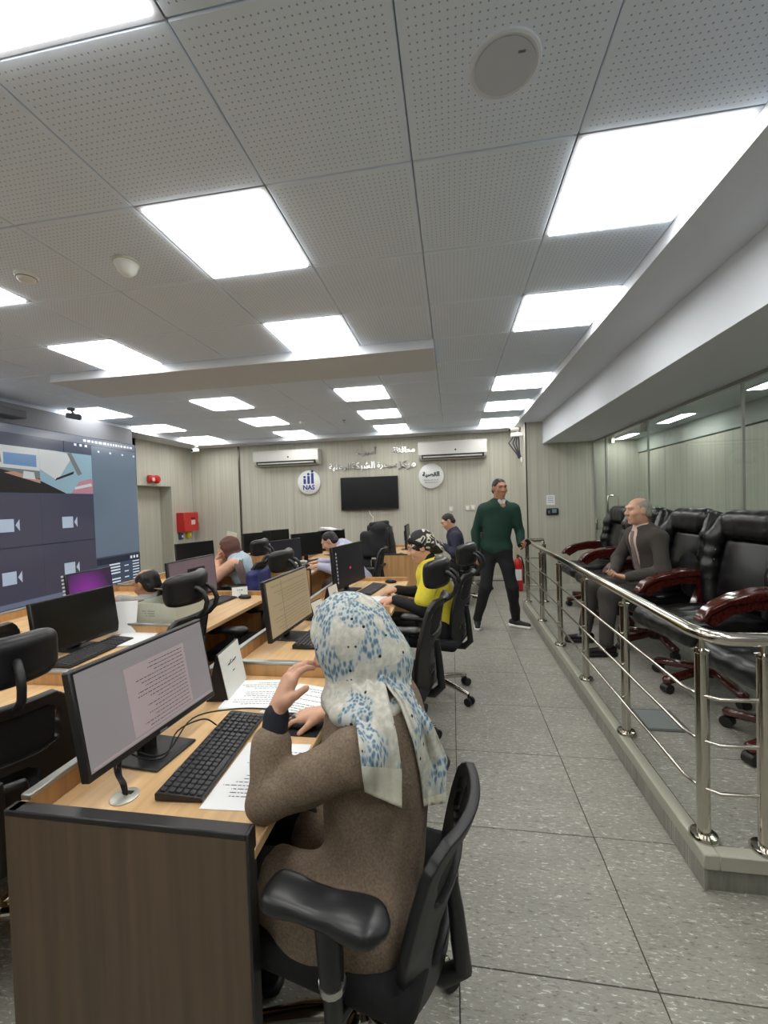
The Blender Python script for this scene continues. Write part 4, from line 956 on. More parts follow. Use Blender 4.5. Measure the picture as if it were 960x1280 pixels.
# middle row
monitor(-2.09, 2.06, DZ, -4, 'large black switched-off monitor on middle row desk', 'off', 8, 0.50, 0.285, 0.025)
keyboard(-1.95, 1.99, DZ, 2, 'black keyboard before the switched-off middle row monitor')
bx = thing('archive_box', 'beige open archive box on middle row desk', 'box', (-1.865, 2.53, DZ), R2(-2))
BXM = mat('beige_card', (196, 198, 182), 0.6); H_ = 0.175
MB().bb((-0.145, -0.15, 0), (0.035, -0.146, H_)).build('front_board', BXM, bx); MB().bb((0.037, -0.15, 0), (0.145, -0.146, H_-0.005)).build('front_board', BXM, bx)
MB().bb((-0.145, -0.146, 0), (-0.141, 0.15, H_)).build('side_board', BXM, bx); MB().bb((0.141, -0.146, 0), (0.145, 0.15, H_)).build('side_board', BXM, bx)
MB().bb((-0.145, 0.146, 0), (0.145, 0.15, H_+0.03)).build('back_board', BXM, bx); MB().bb((-0.14, -0.145, 0.0), (0.14, 0.145, 0.004)).build('base_board', BXM, bx)
MB().box((0.0, 0.1, H_+0.03), (0.29, 0.18, 0.004), 0, Matrix.Rotation(R2(-20), 3, 'X')).build('lid', mat('lid_grey_board', (128, 128, 120), 0.6), bx)
setp(words(MB(), -0.10, -0.01, 0.09, 0.135, 3, 0, 4, 0.2, gapw=0.02).build('print', INK, bx, (0, -0.1505, 0), (R2(90), 0, 0), smooth=False), kind='stuff')
paper(-1.90, 2.22, DZ, 20, 'loose white papers on middle row desk beside archive box', 0.22, 0.28, 8, 41, 4, False)
t = thing('paper_sheet', 'white sheet leaning upright between monitor and archive box', 'paper', (-2.06, 2.32, DZ), R2(20)); MB().box((0, 0, 0.10), (0.17, 0.002, 0.2), 0, Matrix.Rotation(R2(-18), 3, 'X')).build('sheet', PAPER, t)
t = thing('binder', 'brown patterned binder standing beside archive box', 'binder', (-2.055, 2.44, DZ), R2(5)); MB().box((0, 0, 0.09), (0.07, 0.06, 0.18), 0.004).build('cover', mat('brown_binder', (92, 70, 52), 0.5, var=0.5, scale=(30, 30, 40)), t); MB().box((0, -0.031, 0.10), (0.05, 0.003, 0.07)).build('label_sheet', PAPER, t)
monitor(-2.05, 3.08, DZ, -6, 'monitor showing a picture on middle row desk', 'photo', 4, 0.54, 0.32, 0.05)
keyboard(-1.90, 3.08, DZ, -4, 'black keyboard before the picture monitor')
mouse(-1.74, 3.28, DZ, 0, 'dark mouse on middle row desk beside name card')
name_card(-1.80, 3.31, DZ, -60, 'small clear name card standing at end of middle row desk', 0.13, 0.09, txt='عدد')
# far middle row
monitor(-1.97, 4.78, DZ, -25, 'dark monitor nearest on lavender-shirted man desk', 'dark', 4, 0.5, 0.30, 0.06)
monitor(-1.94, 5.45, DZ, -30, 'dark monitor in the middle of lavender-shirted man desk', 'off', 4, 0.52, 0.31, 0.08)
monitor(-1.78, 6.1, DZ, -35, 'black monitor behind head of lavender-shirted man', 'off', 4, 0.5, 0.30, 0.08)
keyboard(-1.86, 5.35, DZ, -20, 'keyboard on desk before lavender-shirted man')
ph = thing('desk_phone', 'white and black desk telephone on lavender-shirted man desk', 'telephone', (-1.80, 4.74, DZ), R2(-60))
MB().prism([(-0.1, 0), (0.1, 0), (0.1, 0.06), (0.06, 0.07), (-0.1, 0.02)], -0.09, 0.09, (1, 2, 0)).build('body', BLACKP, ph)
MB().tube([(-0.07, 0.09, 0.075), (-0.07, 0.05, 0.09), (-0.07, -0.05, 0.07), (-0.07, -0.09, 0.05)], [0.024, 0.018, 0.018, 0.024], 10).build('handset', OFFWH, ph)
MB().box((0.03, 0, 0.058), (0.08, 0.12, 0.006), 0.002, Matrix.Rotation(R2(14), 3, 'X')).build('keypad', GREYP, ph)
paper(-1.66, 4.65, DZ, 5, 'white papers at near edge of lavender-shirted man desk', 0.11, 0.2, 6, 51, 3, False)
t = thing('red_box', 'small red box behind telephone on far middle desk', 'box', (-1.98, 5.08, DZ), R2(20)); MB().box((0, 0, 0.055), (0.10, 0.08, 0.11), 0.004).build('carton', RED, t); MB().box((0, 0, 0.112), (0.09, 0.07, 0.006), 0.002).build('lid', mat('dark_red', (90, 20, 24), 0.5), t)
# row by the video wall
monitor(-2.92, 3.0, DZ, -2, 'tilted monitor with purple glow before the video wall', 'purple', 6, 0.42, 0.26, 0.03)
monitor(-3.0, 4.55, DZ, -22, 'black monitor left of woman in brown headscarf', 'off', 4, 0.5, 0.3, 0.07)
monitor(-3.0, 6.15, DZ, -30, 'dark monitor on farthest desk of video wall row, nearer one', 'off', 4, 0.5, 0.3, 0.06)
monitor(-2.95, 6.75, DZ, -35, 'dark monitor on farthest desk of video wall row, farther one', 'off', 4, 0.5, 0.3, 0.06)
keyboard(-2.8, 6.3, DZ, -20, 'keyboard on farthest desk of video wall row')
fl = thing('red_flower', 'red silk flower on desk before the video wall', 'flower', (-2.72, 2.10, DZ))
for k in range(7):
    a = k*0.9; MB().add([(0, 0, 0.01), (0.07*math.cos(a-.25), 0.07*math.sin(a-.25), 0.05), (0.12*math.cos(a), 0.12*math.sin(a), 0.03+0.01*(k % 3)), (0.07*math.cos(a+.25), 0.07*math.sin(a+.25), 0.05), (0.06*math.cos(a), 0.06*math.sin(a), 0.03)], [(0, 1, 4), (1, 2, 4), (2, 3, 4), (3, 0, 4)]).build('petal', mat('petal_red', (214, 44, 44), 0.6), fl)
MB().lathe([(0.02, 0.0), (0.025, 0.02), (0.001, 0.03)], 10).build('centre', mat('dark_red', (90, 20, 24), 0.5), fl)
fc = thing('flip_sheet', 'large cream sheet propped behind woman in brown headscarf', 'paper', (-3.04, 5.35, 0.72), R2(-50))
MB().box((0, 0, 0.24), (0.62, 0.012, 0.44), 0.002, Matrix.Rotation(R2(-12), 3, 'X')).build('board', mat('cream_board', (214, 210, 186), 0.6), fc)
MB().box((-0.2, 0.08, 0.1), (0.02, 0.02, 0.25), 0.002).build('prop', DESKWOOD, fc)

# ------------------------------------------------------------------ office chairs around the room
office_chair(-0.37, 2.47, 170, 'empty black office chair with headrest behind patterned-scarf woman')
c1 = office_chair(-0.285, 1.10, 168, 'black office chair without headrest under patterned-scarf woman', False)
for ch in c1.children:                       # this chair has a shorter back
    if ch.name.split('.')[0] in ('back_frame', 'back_net', 'lumbar_pad', 'back_upright'): ch.scale = (1, 1, 0.82); ch.location = (0, 0, -0.02)
    if ch.name.split('.')[0] in ('armrest_pad', 'arm_post'): ch.location = (0, -0.085, 0.015)
office_chair(-0.17, 3.30, 165, 'black office chair with headrest the woman in yellow sits on')
office_chair(-1.63, 1.19, 150, 'black office chair with wide headrest at left photo edge').scale = (1, 1, .96)
office_chair(-1.63, 1.96, 184, 'empty black office chair before the archive box')
office_chair(-1.53, 2.96, 180, 'empty black office chair at the picture monitor desk')
office_chair(-2.52, 1.70, 165, 'black office chair left of the switched-off monitor', False)
office_chair(-2.46, 3.05, 180, 'black office chair under the balding man', False)
office_chair(-2.34, 4.48, 185, 'black office chair under woman in brown headscarf', False)
office_chair(-2.17, 3.90, 185, 'black office chair with blue jacket between middle row desks')
office_chair(-1.20, 5.90, 250, 'black office chair with dark jacket hung over it')
office_chair(0.12, 6.35, 180, 'black office chair under the navy-shirted man')
office_chair(-1.12, 4.98, 180, 'black office chair under the lavender-shirted man', False)
office_chair(0.30, 7.2, 200, 'far empty black office chair under the switch plates')
j = thing('jacket', 'blue jacket hung over back of an office chair', 'jacket', (-1.90, 3.88, .42), R2(95))
sdf_obj('shell', SDF(.04).box((0, 0, .24), (.2, .05, .25), .04).cap((-.18, 0, .44), .05, (-.21, 0, .12), .045).cap((.18, 0, .44), .05, (.21, 0, .12), .045), mat('blue_nylon', (36, 46, 104), 0.55, var=.15, scale=(30, 30, 30)), j, .014, disp=folds(.006, 28, 5))
MB().box((0.05, -.058, .3), (.07, .004, .05)).build('emblem', mat('emblem_pink', (190, 150, 170), .6), j)

t = thing('paper_stack', 'white papers lying on top of black monitor behind lavender-shirted man', 'paper', (-1.80, 6.08, DZ+0.395), R2(50))
for k in range(3): MB().box((0, 0, 0.002*k), (0.30, 0.21, 0.0016), 0, Euler((R2(6*k), R2(4), R2(12*k))).to_matrix()).build('sheet', PAPER, t)
# ------------------------------------------------------------------ people
def nrm(v): v = np.array(v, float); return v/np.linalg.norm(v)
class Frame:
    def __init__(s, c, fwd, up=(0, 0, 1), sc=1.0):
        s.c = np.array(c, float); s.f = nrm(fwd); s.r = nrm(np.cross(s.f, up)); s.u = np.cross(s.r, s.f); s.R = np.stack([s.r, s.f, s.u], 1); s.sc = sc
    def __call__(s, x, y, z): return s.c+s.sc*(s.r*x+s.f*y+s.u*z)
def head_sdf(F, neck, nr=0.055):
    k = F.sc; s = SDF(0.025*k); q = lambda *a: tuple(v*k for v in a)
    s.ell(F(0, -.012, .03), q(.073, .092, .082), F.R).ell(F(0, .028, -.03), q(.06, .062, .084), F.R, k=.03)
    s.ell(F(0, .064, -.098), q(.026, .02, .018), F.R, k=.03)
    s.cap(F(-.04, .078, .034), .012*k, F(.04, .078, .034), .012*k, k=.02)
    for sx in (-1, 1):
        s.ell(F(sx*.04, .062, -.022), .023*k, k=.02).ell(F(sx*.012, .097, -.026), .009*k, k=.01)
        s.ell(F(sx*.031, .099, .012), q(.013, .011, .007), F.R, k=.012, op='-')
        s.ell(F(sx*.075, -.006, -.002), q(.011, .02, .031), F.R, k=.008).ell(F(sx*.084, .0, .0), q(.006, .012, .02), F.R, k=.006, op='-')
    s.cap(F(0, .088, .014), .009*k, F(0, .108, -.022), .0125*k, k=.014)
    s.cap(F(-.019, .084, -.057), .008*k, F(.019, .084, -.057), .008*k, k=.01).cap(F(-.017, .084, -.07), .0085*k, F(.017, .084, -.07), .0085*k, k=.008)
    s.cap(F(0, -.02, -.06), nr*k, neck, nr*1.08, k=.04)
    return s
def hand_sdf(w, d, n, thumb=1, curl=(.35, .5, .4), sc=1.0, tdir=None, spread=0.0):
    """w wrist, d finger direction, n direction the palm faces, thumb=+1: thumb on d x n side"""
    d = nrm(d); n = nrm(np.array(n)-d*np.dot(n, d)); l = np.cross(d, n)*(-thumb); w = np.array(w, float)
    s = SDF(0.008); Ls = [.068, .076, .071, .055]; dl = [.086, .09, .086, .078]
    for i in range(4):
        o = i-1.5; b = w+(d*dl[i]+l*o*.0205)*sc
        s.cap(w+l*o*.012*sc, .0175*sc, b, .0125*sc, k=.015)
        th = 0.0; p = b; di0 = nrm(d+l*o*spread)
        for j, fr in enumerate((.42, .32, .26)):
            th += curl[j]; dd = di0*math.cos(th)+n*math.sin(th); e = p+dd*Ls[i]*fr*sc
            s.cap(p, (.0098-.0008*j)*sc, e, (.0092-.0008*j)*sc, k=.003); p = e
    tb = w+(d*.025-l*.026)*sc; td = nrm(d*.75-l*.62+n*.3) if tdir is None else nrm(tdir)
    m = tb+td*.045*sc; t2 = nrm(td+d*.35+n*.25); s.cap(w+d*.015*sc, .017*sc, tb+td*.012*sc, .016*sc, k=.012).cap(tb, .0145*sc, m, .0115*sc, k=.01).cap(m, .011*sc, m+t2*.034*sc, .009*sc, k=.004)
    return s
class Body:
    def __init__(s, name, label, J, skin=SKIN, hf=(0, 1, 0), hu=(0, 0, 1), hsc=1.0, base=None, wide=1.0, deep=1.0):
        s.J = {k: np.array(v, float) for k, v in J.items()}; s.skin = skin; J = s.J
        s.base = np.array(base if base is not None else (J['pel'][0], J['pel'][1], 0), float)
        s.root = thing(name, label, 'person', tuple(s.base)); s.F = Frame(J['head'], hf, hu, hsc)
        s.up = nrm(J['neck']-J['pel']); s.rt = J['rsh']-J['lsh']; s.rt = nrm(s.rt-s.up*(s.rt @ s.up)); s.fw = np.cross(s.up, s.rt)
        s.T = np.stack([s.rt, s.fw, s.up], 1); s.L = np.linalg.norm(J['neck']-J['pel']); s.w, s.d = wide, deep
    def at(s, x, y, t): return s.J['pel']+s.rt*x+s.fw*y+s.up*(t*s.L)
    def torso(s, sd, gr=0.0, lo=0.0, k=0.07):
        J = s.J; w, d = s.w, s.d
        sd.ell(s.at(0, 0, .74), (.158*w+gr, .108*d+gr, .17), s.T, k=k).ell(s.at(0, .005, .40), (.148*w+gr, .105*d+gr, .18), s.T, k=k)
        if lo < 0.2: sd.ell(s.at(0, -.005, .06), (.165*w+gr, .118*d+gr, .13), s.T, k=k)
        sd.cap(J['lsh']+s.rt*.02, .052+gr, J['rsh']-s.rt*.02, .052+gr, k=k)
        sd.cap(s.at(0, 0, .9), .075+gr, J['neck'], .05+gr, k=k); return sd
    def sleeves(s, sd, gr=0.0, upto=1.0, k=0.03, sides='lr', r=(.054, .044, .033)):
        for a in sides:
            S, E, W = s.J[a+'sh'], s.J[a+'el'], s.J[a+'wr']
            if upto <= 0.5:
                e = S+(E-S)*upto*2; sd.cap(S, r[0]+gr, e, r[1]+gr+.012, k=k)
            else:
                e = E+(W-E)*(upto-.5)*2; sd.cap(S, r[0]+gr, E, r[1]+gr, k=k).cap(E, r[1]+gr, e, r[2]+gr, k=k)
        return sd
    def legs(s, sd, gr=0.0, upto=1.0, k=0.04, r=(.082, .06, .045)):
        for a in 'lr':
            H, K, A = s.J[a+'hp'], s.J[a+'kn'], s.J[a+'an']
            sd.cap(H, r[0]+gr, K, r[1]+gr, k=k).cap(K, r[1]+gr, K+(A-K)*upto, r[2]+gr, k=k)
        return sd
    def skin_body(s, hands, vox=0.016, hv=0.0055, fv=0.0065):
        sd = SDF(0.03); s.torso(sd, -0.02); s.sleeves(sd, -0.014, r=(.048, .04, .03)); s.legs(sd, -0.016); sd.cap(s.J['neck'], .05, s.F(0, -.02, -.07), .045)
        parts = [sd.data(vox), head_sdf(s.F, s.J['neck']).data(fv)]
        for hd_ in hands: parts.append(hd_.data(hv))
        return mkobj('body', qmesh('body', parts, s.skin, s.base), s.root)
    def add(s, name, sd, m, vox=0.014, amp=0.0035, f=36, seed=0, parent=None):
        return mkobj(name, qmesh(name, [sd.data(vox, folds(amp, f, seed) if amp else None)], m, s.base), parent or s.root)
    def face(s, brow=HAIR, lips=True):
        F = s.F; k = F.sc
        for sx in (-1, 1):
            e = MB().lathe([(0.001, -.0095*k), (.006*k, -.0075*k), (.0095*k, 0), (.006*k, .0075*k), (.001, .0095*k)], 10, F(sx*.031, .079, .012)-s.base).build('eye', EYEW, s.root)
            MB().lathe([(0.001, -.0058*k), (.004*k, -.004*k), (.0058*k, 0), (.004*k, .004*k), (.001, .0058*k)], 8, F(sx*.031, .0835, .012)-s.base).build('iris', IRIS, e)
            MB().tube([F(sx*.014, .093, .028)-s.base, F(sx*.03, .093, .034)-s.base, F(sx*.048, .08, .028)-s.base], [.0035*k, .004*k, .0025*k], 6).build('eyebrow', brow, s.root)
        if lips: MB().tube([F(-.019, .0885, -.063)-s.base, F(0, .0955, -.062)-s.base, F(.019, .0885, -.063)-s.base], [.002, .0045*k, .002], 6).build('lips', LIP, s.root)
    def hair(s, m=HAIR, bald=0.0, vox=0.007):
        F = s.F; k = F.sc; q = lambda *a: tuple(v*k for v in a); sd = SDF(0.015)
        sd.ell(F(0, -.018, .034), q(.0765, .0945, .084), F.R).ell(F(0, -.05, -.02), q(.07, .06, .06), F.R)
        sd.ell(F(0, .12, -.004), q(.11, .088, .092), F.R, k=.01, op='-').ell(F(0, .03, -.07), q(.11, .06, .075), F.R, k=.01, op='-').box(F(0, 0, -.15), q(.2, .2, .075), .01, F.R, op='-')
        if bald: sd.ell(F(0, .045, .115), q(.062, .12*bald, .07), F.R, k=.01, op='-')
        return s.add('hair', sd, m, vox, 0.0015, 150)
    def shoes(s, m, sole, dirs, vox=0.009):
        for a, d in zip('lr', dirs):
            A = s.J[a+'an'].copy(); d = nrm(d); z0 = s.base[2]; A[2] = z0; s_ = SDF(0.02)
            s_.cap(A-d*.05+(0, 0, .055), .036, A+d*.03+(0, 0, .05), .036).cap(A+d*.03+(0, 0, .046), .036, A+d*.15+(0, 0, .038), .03).cap(A+(0, 0, .05), .034, A+(0, 0, .11), .036)
            s_.box(A+np.array((0, 0, -.03)), (.3, .3, .045), .001, k=.004, op='-')
            o = s.add('shoe', s_, m, vox, 0)
            s2 = SDF(0.01).cap(A-d*.05+(0, 0, .02), .044, A+d*.145+(0, 0, .02), .04); s2.box(A+np.array((0, 0, .08)), (.3, .3, .045), .001, k=.004, op='-').box(A+np.array((0, 0, -.049)), (.3, .3, .05), .001, k=.004, op='-')
            s.add('shoe_sole', s2, sole, vox, 0, parent=o)

def fabric(name, rgb, var=0.12, sc=140, rough=0.85, bump=0.15): return mat(name, rgb, rough, var=var, scale=(sc, sc, sc), bump=bump, sheen=0.0)
COAT = fabric('brown_wool', (122, 106, 90), 0.28, 190, 0.95, 0.35)
BLKCL = fabric('black_cloth', (20, 20, 24)); NAVY = fabric('navy_cotton', (42, 44, 62)); GREEN = fabric('green_knit', (22, 58, 48), 0.2, 220); SUIT = fabric('charcoal_suit', (66, 62, 58), 0.2, 260)
YELLOW = fabric('yellow_cotton', (222, 206, 62), 0.08, 60); LAV = fabric('lavender_cotton', (184, 184, 208), 0.08, 60); PINK = fabric('pink_shirt', (216, 186, 176), 0.06, 60); WHITECL = fabric('white_cotton', (232, 232, 230), 0.04, 60)
DKNAVY = fabric('dark_navy_knit', (22, 24, 36)); BROWNH = fabric('brown_scarf', (104, 70, 66), 0.15, 80); PEACH = fabric('peach_knit', (226, 178, 152), 0.1, 60); PALEBL = fabric('pale_blue_cotton', (186, 208, 222), 0.1, 50); OLIVE = fabric('olive_trousers', (84, 80, 66))

# floral scarf: cream ground, blue clusters of leaf shapes, black specks
SCARF = mat('floral_scarf', (206, 204, 194), 0.8)
nt, b, N, L = nodes(SCARF); tc = N('ShaderNodeTexCoord')
n1 = N('ShaderNodeTexNoise'); n1.inputs['Scale'].default_value = 10.5; n1.inputs['Detail'].default_value = 1.5; L(tc.outputs['Object'], n1.inputs['Vector'])
r1 = ramp(N, [(0.47, g(0)), (0.50, g(1))]); L(n1.outputs['Fac'], r1.inputs[0])
mp = N('ShaderNodeMapping'); mp.inputs['Scale'].default_value = (115, 115, 48); v1 = N('ShaderNodeTexVoronoi'); v1.inputs['Scale'].default_value = 1.0; L(tc.outputs['Object'], mp.inputs[0]); L(mp.outputs[0], v1.inputs['Vector'])
r2 = ramp(N, [(0.0, srgb(78, 102, 124)), (0.30, srgb(102, 128, 148)), (0.48, srgb(144, 164, 176)), (0.60, srgb(194, 198, 194))]); L(v1.outputs['Distance'], r2.inputs[0])
n2 = N('ShaderNodeTexNoise'); n2.inputs['Scale'].default_value = 60; L(tc.outputs['Object'], n2.inputs['Vector']); r3 = ramp(N, [(0.35, srgb(188, 187, 176)), (0.7, srgb(218, 216, 206))]); L(n2.outputs['Fac'], r3.inputs[0])
mx1 = N('ShaderNodeMix', data_type='RGBA'); L(r1.outputs[0], mx1.inputs[0]); L(r3.outputs[0], mx1.inputs[6]); L(r2.outputs[0], mx1.inputs[7])
v2 = N('ShaderNodeTexVoronoi'); v2.inputs['Scale'].default_value = 24; L(tc.outputs['Object'], v2.inputs['Vector']); r4 = ramp(N, [(0.09, g(1)), (0.12, g(0))]); L(v2.outputs['Distance'], r4.inputs[0])
mx2 = N('ShaderNodeMix', data_type='RGBA'); mx2.inputs[7].default_value = srgb(24, 26, 32); L(r4.outputs[0], mx2.inputs[0]); L(mx1.outputs[2], mx2.inputs[6]); L(mx2.outputs[2], b.inputs['Base Color'])
TURBAN = mat('patterned_turban', (60, 56, 56), 0.7)
nt, b, N, L = nodes(TURBAN); tc = N('ShaderNodeTexCoord'); n1 = N('ShaderNodeTexNoise'); n1.inputs['Scale'].default_value = 16; n1.inputs['Detail'].default_value = 0.5; n1.inputs['Distortion'].default_value = 1.2; L(tc.outputs['Object'], n1.inputs['Vector'])
r1 = ramp(N, [(0.42, srgb(34, 30, 32)), (0.47, srgb(84, 76, 74)), (0.52, srgb(212, 208, 190)), (0.63, srgb(150, 158, 128)), (0.68, srgb(36, 32, 34))], 'CONSTANT'); L(n1.outputs['Fac'], r1.inputs[0]); L(r1.outputs[0], b.inputs['Base Color'])
def ribbon(name, pts, widths, across, m, parent, base, pleat=0.006, npl=4, thick=0.003, hem=None):
    """hanging cloth strip: pts centre line, across = width direction per point"""
    P = [np.array(p, float) for p in pts]; n = 26; C = 17; V = []
    t_ = np.linspace(0, len(P)-1, n)
    for t in t_:
        i = min(int(t), len(P)-2); u = t-i; p0, p1, p2, p3 = P[max(i-1, 0)], P[i], P[i+1], P[min(i+2, len(P)-1)]
        c = 0.5*((2*p1)+(-p0+p2)*u+(2*p0-5*p1+4*p2-p3)*u*u+(-p0+3*p1-3*p2+p3)*u**3); w = widths[i]*(1-u)+widths[i+1]*u
        ac = nrm(np.array(across[i])*(1-u)+np.array(across[i+1])*u); tg = nrm(P[i+1]-P[i]); nn = nrm(np.cross(tg, ac))
        for k in range(C):
            a = -1+2*k/(C-1); V.append(c+ac*a*w/2+nn*(pleat*math.sin(a*npl*math.pi+0.5*t)+0.02*w*a*a)-base)
    F = [(r*C+k, r*C+k+1, (r+1)*C+k+1, (r+1)*C+k) for r in range(n-1) for k in range(C-1)]
    mb = MB(); mb.add(V, F); o = mb.build(name, m, parent, ang=80); md = o.modifiers.new('solidify', 'SOLIDIFY'); md.thickness = thick
    if hem:
        o.data.materials.append(hem)
        for f_ in o.data.polygons:
            if f_.index >= (n-4)*(C-1): f_.material_index = 1
    return o

# --- woman with the floral scarf, nearest
from mathutils.bvhtree import BVHTree
B = Body('person', 'woman in brown coat and blue floral headscarf resting head on hand', dict(pel=(-.235, 1.08, .55), neck=(-.255, 1.15, .975), head=(-.30, 1.165, 1.115), lsh=(-.245, .985, .905), rsh=(-.215, 1.325, .915),
    lel=(-.475, .955, .795), lwr=(-.478, 1.05, .975), rel=(-.34, 1.46, .80), rwr=(-.44, 1.405, .79), lhp=(-.24, .985, .53), lkn=(-.62, 1.0, .56), lan=(-.68, 1.0, .10), rhp=(-.22, 1.17, .53), rkn=(-.60, 1.22, .56), ran=(-.66, 1.22, .10)),
    SKIN, hf=(-.97, -.10, -.28), hu=(-.28, .02, 1), base=(-.235, 1.08, 0), wide=1.02, deep=1.08)
HW = B.F
B.skin_body([hand_sdf(B.J['lwr'], (.34, .36, .88), (.5, .35, -.3), -1, (.2, .6, .5), 0.98), hand_sdf((-.455, 1.40, .792), (-1, -.12, -.12), (0, 0, -1), 1, (.12, .4, .35), 0.98)], 0.016, 0.0042, 0.005)
sd = SDF(0.04); B.torso(sd, 0.008, k=.055); sd.ell(B.at(.0, -.06, .64), (.15, .115, .23), B.T, k=.06)
B.sleeves(sd, 0.006, 0.93, sides='r', r=(.058, .046, .04), k=.02)
for a in 'lr': sd.cap(B.J[a+'hp']+(0, 0, .0), .108, B.J[a+'hp']*.45+B.J[a+'kn']*.55, .085, k=.04)
sd.cap(B.J['lhp']+(.02, -.015, -.02), .105, B.J['lhp']+(-.14, -.02, -.05), .085, k=.03)
fa, fb_ = folds(.006, 20, 3), folds(.0034, 52, 8, (1, 1, .6))
coat = mkobj('coat', qmesh('coat', [sd.data(0.0075, lambda X: fa(X)+fb_(X))], COAT, B.base), B.root)
S_, E_, W_ = B.J['lsh'], B.J['lel'], B.J['lwr']; f1, f2 = folds(.0042, 34, 21, (1.2, 1, .8)), folds(.0022, 75, 22)
sd = SDF(.03).ell(S_+(-.005, -.012, .004), (.066, .058, .07)).cap(S_+(-.01, -.012, .0), .062, S_+(E_-S_)*.55, .057).cap(S_+(E_-S_)*.55, .057, E_, .05).cap(E_, .051, E_+(W_-E_)*.58, .0455, k=.02)
slv = mkobj('coat_sleeve', qmesh('coat_sleeve', [sd.data(.0075, lambda X: f1(X)+f2(X))], COAT, B.base), coat)
sd = SDF(0.03); B.legs(sd, 0.004); sd.cap(B.J['lhp'], .1, B.J['rhp'], .1); B.add('trousers', sd, BLKCL, 0.014)
E_, W_ = B.J['lel'], B.J['lwr']; B.add('cuff', SDF(.01).cap(E_+(W_-E_)*.45, .036, E_+(W_-E_)*.92, .0335), DKNAVY, 0.006, 0.001)
sd = SDF(0.035).ell(HW(0, -.012, .010), (.104, .128, .134), HW.R).ell(HW(0, -.055, -.06), (.095, .10, .10), HW.R).cap(HW(0, -.03, -.07), .100, B.J['neck']+(0.0, 0, .03), .102).ell(B.J['neck']+(.01, -.02, .012), (.125, .15, .052)).cap(B.J['neck']+(.05, -.02, .0), .05, B.J['neck']+(.10, .0, -.01), .036)
sd.ell(HW(0, .14, -.035), (.066, .10, .105), HW.R, k=.02, op='-')
fs1, fs2 = folds(.0042, 52, 5, (1, 1, .45)), folds(.0016, 120, 6, (1, 1, .3))
mkobj('headscarf', qmesh('headscarf', [sd.data(0.0052, lambda X: fs1(X)+fs2(X))], SCARF, B.base), B.root); B.shoes(BLKCL, BLACKP, [(-1, 0, 0), (-1, 0, 0)]); B.face()
HEM = fabric('cream_hem', (214, 210, 194), 0.05, 80)
# the two scarf ends hang down over the coat: cloth laid on the coat's surface
nv = len(coat.data.vertices)
bvh = BVHTree.FromPolygons([tuple(np.array(v.co)+B.base) for o in (coat, slv) for v in o.data.vertices], [tuple(p.vertices) for p in coat.data.polygons]+[tuple(i+nv for i in p.vertices) for p in slv.data.polygons])
def pix_dir(px, py): return (_r2*((px-480)/526.53)+_u2*((640-py)/526.53)+_f).normalized()
def lay_cloth(name, left, right, hem_rows, seed):
    n, C = 34, 19; O = Vector((0, 0, 1.52)); V = []; D = np.full((n, C), np.nan)
    def along(pts, t):
        x = t*(len(pts)-1); i = min(int(x), len(pts)-2); u = x-i; return [pts[i][k]*(1-u)+pts[i+1][k]*u for k in (0, 1)]
    for r in range(n):
        a, b2 = along(left, r/(n-1)), along(right, r/(n-1))
        for c in range(C):
            u = c/(C-1); d = pix_dir(a[0]+(b2[0]-a[0])*u, a[1]+(b2[1]-a[1])*u); h = bvh.ray_cast(O, d)
            D[r, c] = h[3] if h[0] is not None else np.nan
    for r in range(n):
        m = np.nanmean(D[r]) if np.isfinite(D[r]).any() else np.nanmean(D[max(r-1, 0)]); D[r] = np.where(np.isfinite(D[r]), D[r], m)
    for _ in range(14):
        E2 = np.pad(D, 1, mode='edge'); D = np.minimum(D, (E2[:-2, 1:-1]+E2[2:, 1:-1]+E2[1:-1, :-2]+E2[1:-1, 2:])/4)
    for r in range(n):
        a, b2 = along(left, r/(n-1)), along(right, r/(n-1))
        for c in range(C):
            u = c/(C-1); d = pix_dir(a[0]+(b2[0]-a[0])*u, a[1]+(b2[1]-a[1])*u)
            V.append(np.array(O+d*(D[r, c]-.012-.006*(1+math.sin(u*15+seed+r*.06))))-B.base)
    mb = MB(); mb.add(V, [(r*C+c, r*C+c+1, (r+1)*C+c+1, (r+1)*C+c) for r in range(n-1) for c in range(C-1)])
    o = mb.build(name, SCARF, B.root, ang=80); md = o.modifiers.new('solidify', 'SOLIDIFY'); md.thickness = .003; md.offset = 0
    o.data.materials.append(HEM)
    for f_ in o.data.polygons:
        if f_.index >= (n-1-hem_rows)*(C-1): f_.material_index = 1
lay_cloth('scarf_tail', [(437, 848), (443, 887), (448, 928), (452, 960), (456, 990)], [(478, 838), (487, 880), (496, 920), (502, 965), (502, 1010)], 9, 0)
lay_cloth('scarf_tail', [(474, 843), (500, 880), (517, 927), (526, 970), (530, 1008)], [(492, 840), (517, 870), (540, 903), (559, 948), (556, 1004)], 2, 2)

# --- woman in yellow
B = Body('person', 'woman in yellow shirt and patterned turban reading papers at desk', dict(pel=(-.08, 3.29, .56), neck=(-.185, 3.26, 1.03), head=(-.25, 3.25, 1.165), lsh=(-.165, 3.09, .97), rsh=(-.15, 3.43, .97),
    lel=(-.245, 3.02, .745), lwr=(-.46, 3.10, .795), rel=(-.28, 3.5, .76), rwr=(-.48, 3.40, .80), lhp=(-.10, 3.2, .54), lkn=(-.52, 3.2, .55), lan=(-.58, 3.2, .10), rhp=(-.10, 3.38, .54), rkn=(-.52, 3.4, .55), ran=(-.58, 3.4, .1)), SKIN, hf=(-1, -.1, -.32), hu=(-.3, 0, 1))
F = B.F
B.skin_body([hand_sdf(B.J['lwr'], (-1, .1, -.25), (0, .2, -1), 1, (.2, .4, .3)), hand_sdf(B.J['rwr'], (-1, -.1, -.25), (0, -.2, -1), -1, (.2, .4, .3))])
